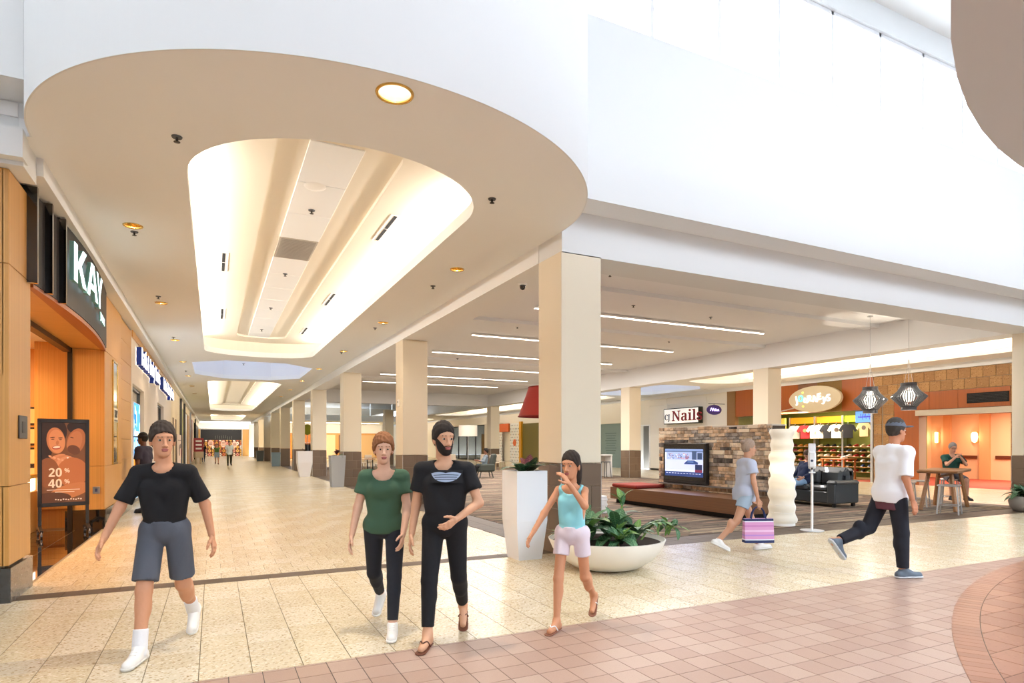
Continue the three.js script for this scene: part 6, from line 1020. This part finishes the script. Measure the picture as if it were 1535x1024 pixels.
const cloth = (c, r = 0.9) => M({ color: c, roughness: r, bumpMap: fineBump, bumpScale: 0.0015 });
const denim = cloth('#23262f'), blackCloth = cloth('#15161a'), whiteShoe = M({ color: '#eceae6', roughness: 0.6 }), skinA = '#cf9673', skinB = '#d3a07e';
const walk = (lead, k = 1) => { const a = { hip: 20 * k, knee: 4, foot: 0, out: 2 }, b = { hip: -14 * k, knee: 42 * k, foot: -38 * k, out: 2 }; return lead === 'R' ? { legR: a, legL: b } : { legL: a, legR: b }; };

person({ label: 'person in a black T-shirt, grey shorts and white sneakers walking by the jewellery shop', pos: [-0.33, -5.3], yaw: -0.2, size: 0.985, bulk: 0.86, skin: skinA, hair: '#3b3029', headYaw: 25, hairThick: 0.014,
  pose: { ...walk('R', 0.9), armR: { flex: 14, out: 22, elbow: 18 }, armL: { flex: -16, out: 20, elbow: 20 }, lean: 3 }, top: { mat: blackCloth, sleeve: 0.84, cuff: 0.012, hem: -0.1, loose: 0.018 }, bottom: { name: 'shorts', mat: cloth('#565b66'), len: 0.84, loose: 0.02, flare: 0.034 }, shoe: { mat: whiteShoe, sole: M({ color: '#dfdcd6', roughness: 0.7 }), sock: { len: 0.34, mat: cloth('#e9eaee') } } });
const green = person({ label: 'person in a dark green T-shirt, dark jeans and white sneakers walking arm in arm', pos: [1.3, -5.12], yaw: -0.42, size: 0.94, skin: '#dcae92', hair: '#8a5a38', headYaw: 14, female: true, hairThick: 0.02,
  pose: { ...walk('L', 0.9), armR: { flex: 4, out: 14, elbow: 12 }, armL: { flex: 6, out: 10, elbow: 26, in: 4 }, lean: 2 }, top: { mat: cloth('#41604a'), sleeve: 0.55, cuff: 0.016, hem: -0.06, neck: 0.1 }, bottom: { name: 'jeans', mat: denim, len: 1.9, loose: 0.008 }, shoe: { mat: whiteShoe } });
const dark = person({ label: 'bearded person in black T-shirt with pale emblem, ripped black jeans and flip-flops', pos: [1.66, -4.62], yaw: -0.5, size: 0.985, skin: skinB, hair: '#231a15', headYaw: 32, beard: true, hairThick: 0.013,
  pose: { ...walk('R', 0.75), armR: { flex: -6, out: 10, elbow: 20 }, armL: { flex: 8, out: 20, elbow: 48, in: 38 }, lean: 2 }, top: { mat: blackCloth, sleeve: 0.62, cuff: 0.016, hem: -0.09 }, bottom: { name: 'jeans', mat: blackCloth, len: 1.86, loose: 0.01, rips: true }, shoe: { kind: 'sandal', mat: M({ color: '#6e3f2a', roughness: 0.6 }), strap: M({ color: '#5a3020' }) } });
{ // winged oval emblem on the shirt
  const e = tex(256, 96, (g, w, h) => { g.clearRect(0, 0, w, h); fill(g, '#17181c', w, h); g.fillStyle = '#9fb0c8'; g.beginPath(); g.moveTo(10, 26); g.quadraticCurveTo(70, 6, 128, 22); g.quadraticCurveTo(186, 6, 246, 26); g.quadraticCurveTo(220, 88, 128, 90); g.quadraticCurveTo(36, 88, 10, 26); g.fill(); g.strokeStyle = '#2b3340'; g.lineWidth = 5; for (let k = 0; k < 3; k++) { g.beginPath(); g.moveTo(30 + k * 10, 40 + k * 15); g.quadraticCurveTo(128, 30 + k * 20, 226 - k * 10, 38 + k * 15); g.stroke(); } });
  const J = dark.J, ch = J.chest, g = new THREE.PlaneGeometry(0.26, 0.1, 14, 4), p = g.attributes.position;
  for (let i = 0; i < p.count; i++) { const x = p.getX(i), z = 0.136 - x * x * 2.2; p.setXYZ(i, ch[0] + x + 0.03, ch[1] + 0.075 + p.getY(i), ch[2] + z - p.getY(i) * 0.28); } g.computeVertexNormals(); g.scale(dark.S, dark.S, dark.S);
  const m = obj('chest_emblem', g, M({ map: e, roughness: 0.9, side: THREE.DoubleSide }), dark.t);
}
person({ label: 'child in a pale cyan top, pale shorts and sandals, hand raised to face', pos: [2.74, -4.44], yaw: -0.85, size: 0.845, skin: '#c98d68', hair: '#2a1f18', headYaw: -8, female: true, child: true, longHair: true, bulk: 0.86,
  pose: { legR: { hip: 14, knee: 6, foot: 0 }, legL: { hip: -12, knee: 40, foot: -36 }, armL: { flex: 62, out: 14, elbow: 108, in: 34 }, armR: { flex: 26, out: 24, elbow: 16 }, lean: 2 }, top: { name: 'tank_top', mat: cloth('#8fd3dc'), hem: -0.01, neck: 0.1, loose: 0.014 }, bottom: { name: 'shorts', mat: cloth('#dfd3dc'), len: 0.45, loose: 0.018, flare: 0.034 }, shoe: { kind: 'sandal', mat: M({ color: '#8a5a44', roughness: 0.6 }), strap: mat.white } });
const lady = person({ label: 'person in a pale grey top and light shorts carrying a pink and navy bag', pos: [6.96, -6.52], yaw: 1.18, size: 0.945, skin: '#c99677', hair: '#a08a78', female: true, headYaw: 0, bun: true,
  pose: { legL: { hip: 22, knee: 5, foot: 4 }, legR: { hip: -22, knee: 22, foot: -26 }, armR: { flex: 4, out: 10, elbow: 8 }, armL: { flex: 14, out: 8, elbow: 14 }, lean: 5 }, top: { mat: cloth('#b9c0d2'), sleeve: 0.5, cuff: 0.02, hem: -0.12, loose: 0.03 }, bottom: { name: 'shorts', mat: cloth('#9fb2c4'), len: 0.5, loose: 0.025, flare: 0.035 }, shoe: { mat: whiteShoe } });
{ // bag in the near hand
  const h = lady.world('wristR', [0, -0.1, 0]), t = thing('tote_bag', 'pink and navy striped bag carried by the person in pale grey', 'bag', [h[0], h[1] - 0.52, h[2]], lady.t.rotation.y + Math.PI / 2);
  const st = tex(128, 128, (g, w, hh) => { fill(g, '#d79ac6', w, hh); const c = [['#2a3560', 0, 12], ['#e8ecf4', 12, 6], ['#c77fb8', 34, 8], ['#e9c3e0', 60, 10], ['#b98ad0', 84, 8], ['#e8ecf4', 108, 6], ['#2a3560', 114, 14]]; for (const [k, y, l] of c) { g.fillStyle = k; g.fillRect(0, y, w, l); } });
  const g = new THREE.BoxGeometry(0.42, 0.34, 0.14, 4, 4, 2), p = g.attributes.position; for (let i = 0; i < p.count; i++) { const y = p.getY(i); p.setZ(i, p.getZ(i) * (1 - (y + 0.17) * 1.4) * (1 - Math.abs(p.getX(i)) * 0.8)); } g.computeVertexNormals(); g.translate(0, 0.17, 0);
  obj('sack', g, M({ map: st, roughness: 0.8 }), t); for (const s of [-1, 1]) obj('handle', tube([[-0.11, 0.33, s * 0.02], [-0.07, 0.46, s * 0.012], [0, 0.51, 0], [0.07, 0.46, s * 0.012], [0.11, 0.33, s * 0.02]], 0.008, 16, 6), cloth('#2a3560'), t);
}
person({ label: 'person in a loose white shirt, dark trousers, cap and running shoes', pos: [7.16, -4.5], yaw: 1.3, size: 1.05, skin: '#c28563', hair: '#3d3730', cap: '#5d6470', bulk: 1.05,
  pose: { legR: { hip: 6, knee: 3, foot: 0 }, legL: { hip: -26, knee: 44, foot: -50 }, armR: { flex: -12, out: 10, elbow: 26 }, armL: { flex: 20, out: 10, elbow: 34 }, lean: 5 }, top: { name: 'shirt', mat: cloth('#eceef2'), sleeve: 0.95, cuff: 0.014, hem: -0.12, loose: 0.02, soft: 0.05 }, under: cloth('#5a3038'), bottom: { mat: cloth('#1b1d26'), len: 1.94, loose: 0.014, flare: 0.022 }, shoe: { mat: M({ color: '#5a6672', roughness: 0.6 }), sole: M({ color: '#c9ccd0', roughness: 0.7 }), lace: M({ color: '#dfe3e6' }) } });
person({ label: 'person in a dark cap, dark purple T-shirt and khaki shorts facing the soap shop window', pos: [-1.44, -16.3], yaw: -2.0, size: 1.03, skin: '#6b4230', hair: '#1a1513', cap: '#26242c', bulk: 1.15, cell: 0.016, fine: 0.006,
  pose: { legR: { hip: 3 }, legL: { hip: -4, knee: 4 }, armR: { flex: 0, elbow: 16, out: 8 }, armL: { flex: 0, elbow: 16, out: 8 } }, top: { mat: cloth('#2f2a3a'), sleeve: 0.75, cuff: 0.02, hem: -0.12, loose: 0.024 }, bottom: { name: 'shorts', mat: cloth('#8a7a60'), len: 0.92, loose: 0.025, flare: 0.035 }, shoe: { mat: M({ color: '#2a2a2e' }) } });
person({ label: 'far person in black with blue jeans near the end of the corridor', pos: [-0.84, -63.4], yaw: 0.1, size: 1.0, skin: '#c68f70', hair: '#2a201a', far: true, cell: 0.022, fine: 0.012, pose: walk('R', 0.8), top: { mat: blackCloth, sleeve: 0.7, hem: -0.08 }, bottom: { mat: cloth('#3a4a66'), len: 1.9 }, shoe: { mat: M({ color: '#2a2a2e' }) } });
person({ label: 'far person in a green top and light denim shorts in the corridor', pos: [0.24, -54.2], yaw: 0, size: 0.94, skin: '#cf9b7a', hair: '#6b4a34', female: true, far: true, cell: 0.022, fine: 0.012, pose: walk('L', 0.8), top: { mat: cloth('#5a7a3c'), sleeve: 0.3, hem: -0.06 }, bottom: { name: 'shorts', mat: cloth('#8fa4b8'), len: 0.8, loose: 0.02 }, shoe: { mat: M({ color: '#6e4a34' }) } });
person({ label: 'far person in an open white shirt and olive trousers in the corridor', pos: [1.09, -51.1], yaw: 0, size: 1.05, skin: '#cc9474', hair: '#5a4a3e', bulk: 1.15, far: true, cell: 0.022, fine: 0.012, pose: walk('R', 0.7), top: { mat: cloth('#dfe8f0'), sleeve: 0.8, hem: -0.16, loose: 0.03 }, bottom: { mat: cloth('#4a4a38'), len: 1.93, loose: 0.018 }, shoe: { mat: M({ color: '#1e1c1c' }) } });
// seated figures
person({ label: 'person in a dark green T-shirt and glasses seated at the high table, hands to mouth', pos: [17.3, -9.3], yaw: -0.6, size: 1.0, skin: '#d09a7c', hair: '#8b8580', glasses: true, headPitch: 8, bulk: 1.1, cell: 0.014, fine: 0.006,
  pose: { pelvisY: 0.785, legR: { hip: 72, knee: 72, foot: 0, out: 12 }, legL: { hip: 72, knee: 74, foot: 0, out: 12 }, armR: { flex: 50, out: 8, elbow: 106, in: 38 }, armL: { flex: 50, out: 8, elbow: 106, in: 38 }, lean: 8 }, top: { mat: cloth('#17483f'), sleeve: 0.7, cuff: 0.016, hem: -0.06, loose: 0.018 }, bottom: { name: 'shorts', mat: cloth('#5d5a60'), len: 0.9, loose: 0.022, flare: 0.03 }, shoe: { mat: M({ color: '#2b2b30' }) } });
person({ label: 'person in a navy hooded top and pale jeans slumped on the grey sofa', pos: [13.84, -11.0], yaw: -1.75, size: 0.98, skin: '#c79274', hair: '#4a3a2e', headPitch: 25, cell: 0.015, fine: 0.007,
  pose: { pelvisY: 0.64, legR: { hip: 82, knee: 62, foot: 0, out: 6 }, legL: { hip: 82, knee: 62, foot: 0, out: 8 }, armR: { flex: 22, out: 18, elbow: 46, in: 10 }, armL: { flex: 22, out: 18, elbow: 46, in: 10 }, lean: -18 }, top: { name: 'hooded_top', mat: cloth('#1f2a4a'), sleeve: 1.85, cuff: 0.012, hem: -0.08, loose: 0.03 }, bottom: { name: 'jeans', mat: cloth('#8fb0cf'), len: 1.88, loose: 0.016 }, shoe: { mat: M({ color: '#3a3a40' }) } });
person({ label: 'person in a grey top seated in the wing armchair', pos: [11.42, -26.3], yaw: -1.75, size: 0.97, skin: '#8a5f48', hair: '#15130f', far: true, hairThick: 0.03, cell: 0.02, fine: 0.01,
  pose: { pelvisY: 0.6, legR: { hip: 84, knee: 80, foot: 0 }, legL: { hip: 84, knee: 80, foot: 0 }, armR: { flex: 30, elbow: 70, in: 6 }, armL: { flex: 30, elbow: 70, in: 6 }, lean: -8 }, top: { mat: cloth('#76838c'), sleeve: 1.6, hem: -0.06, loose: 0.02 }, bottom: { mat: blackCloth, len: 1.9, loose: 0.016 }, shoe: { mat: M({ color: '#222226' }) } });
renderer.render(scene, camera);
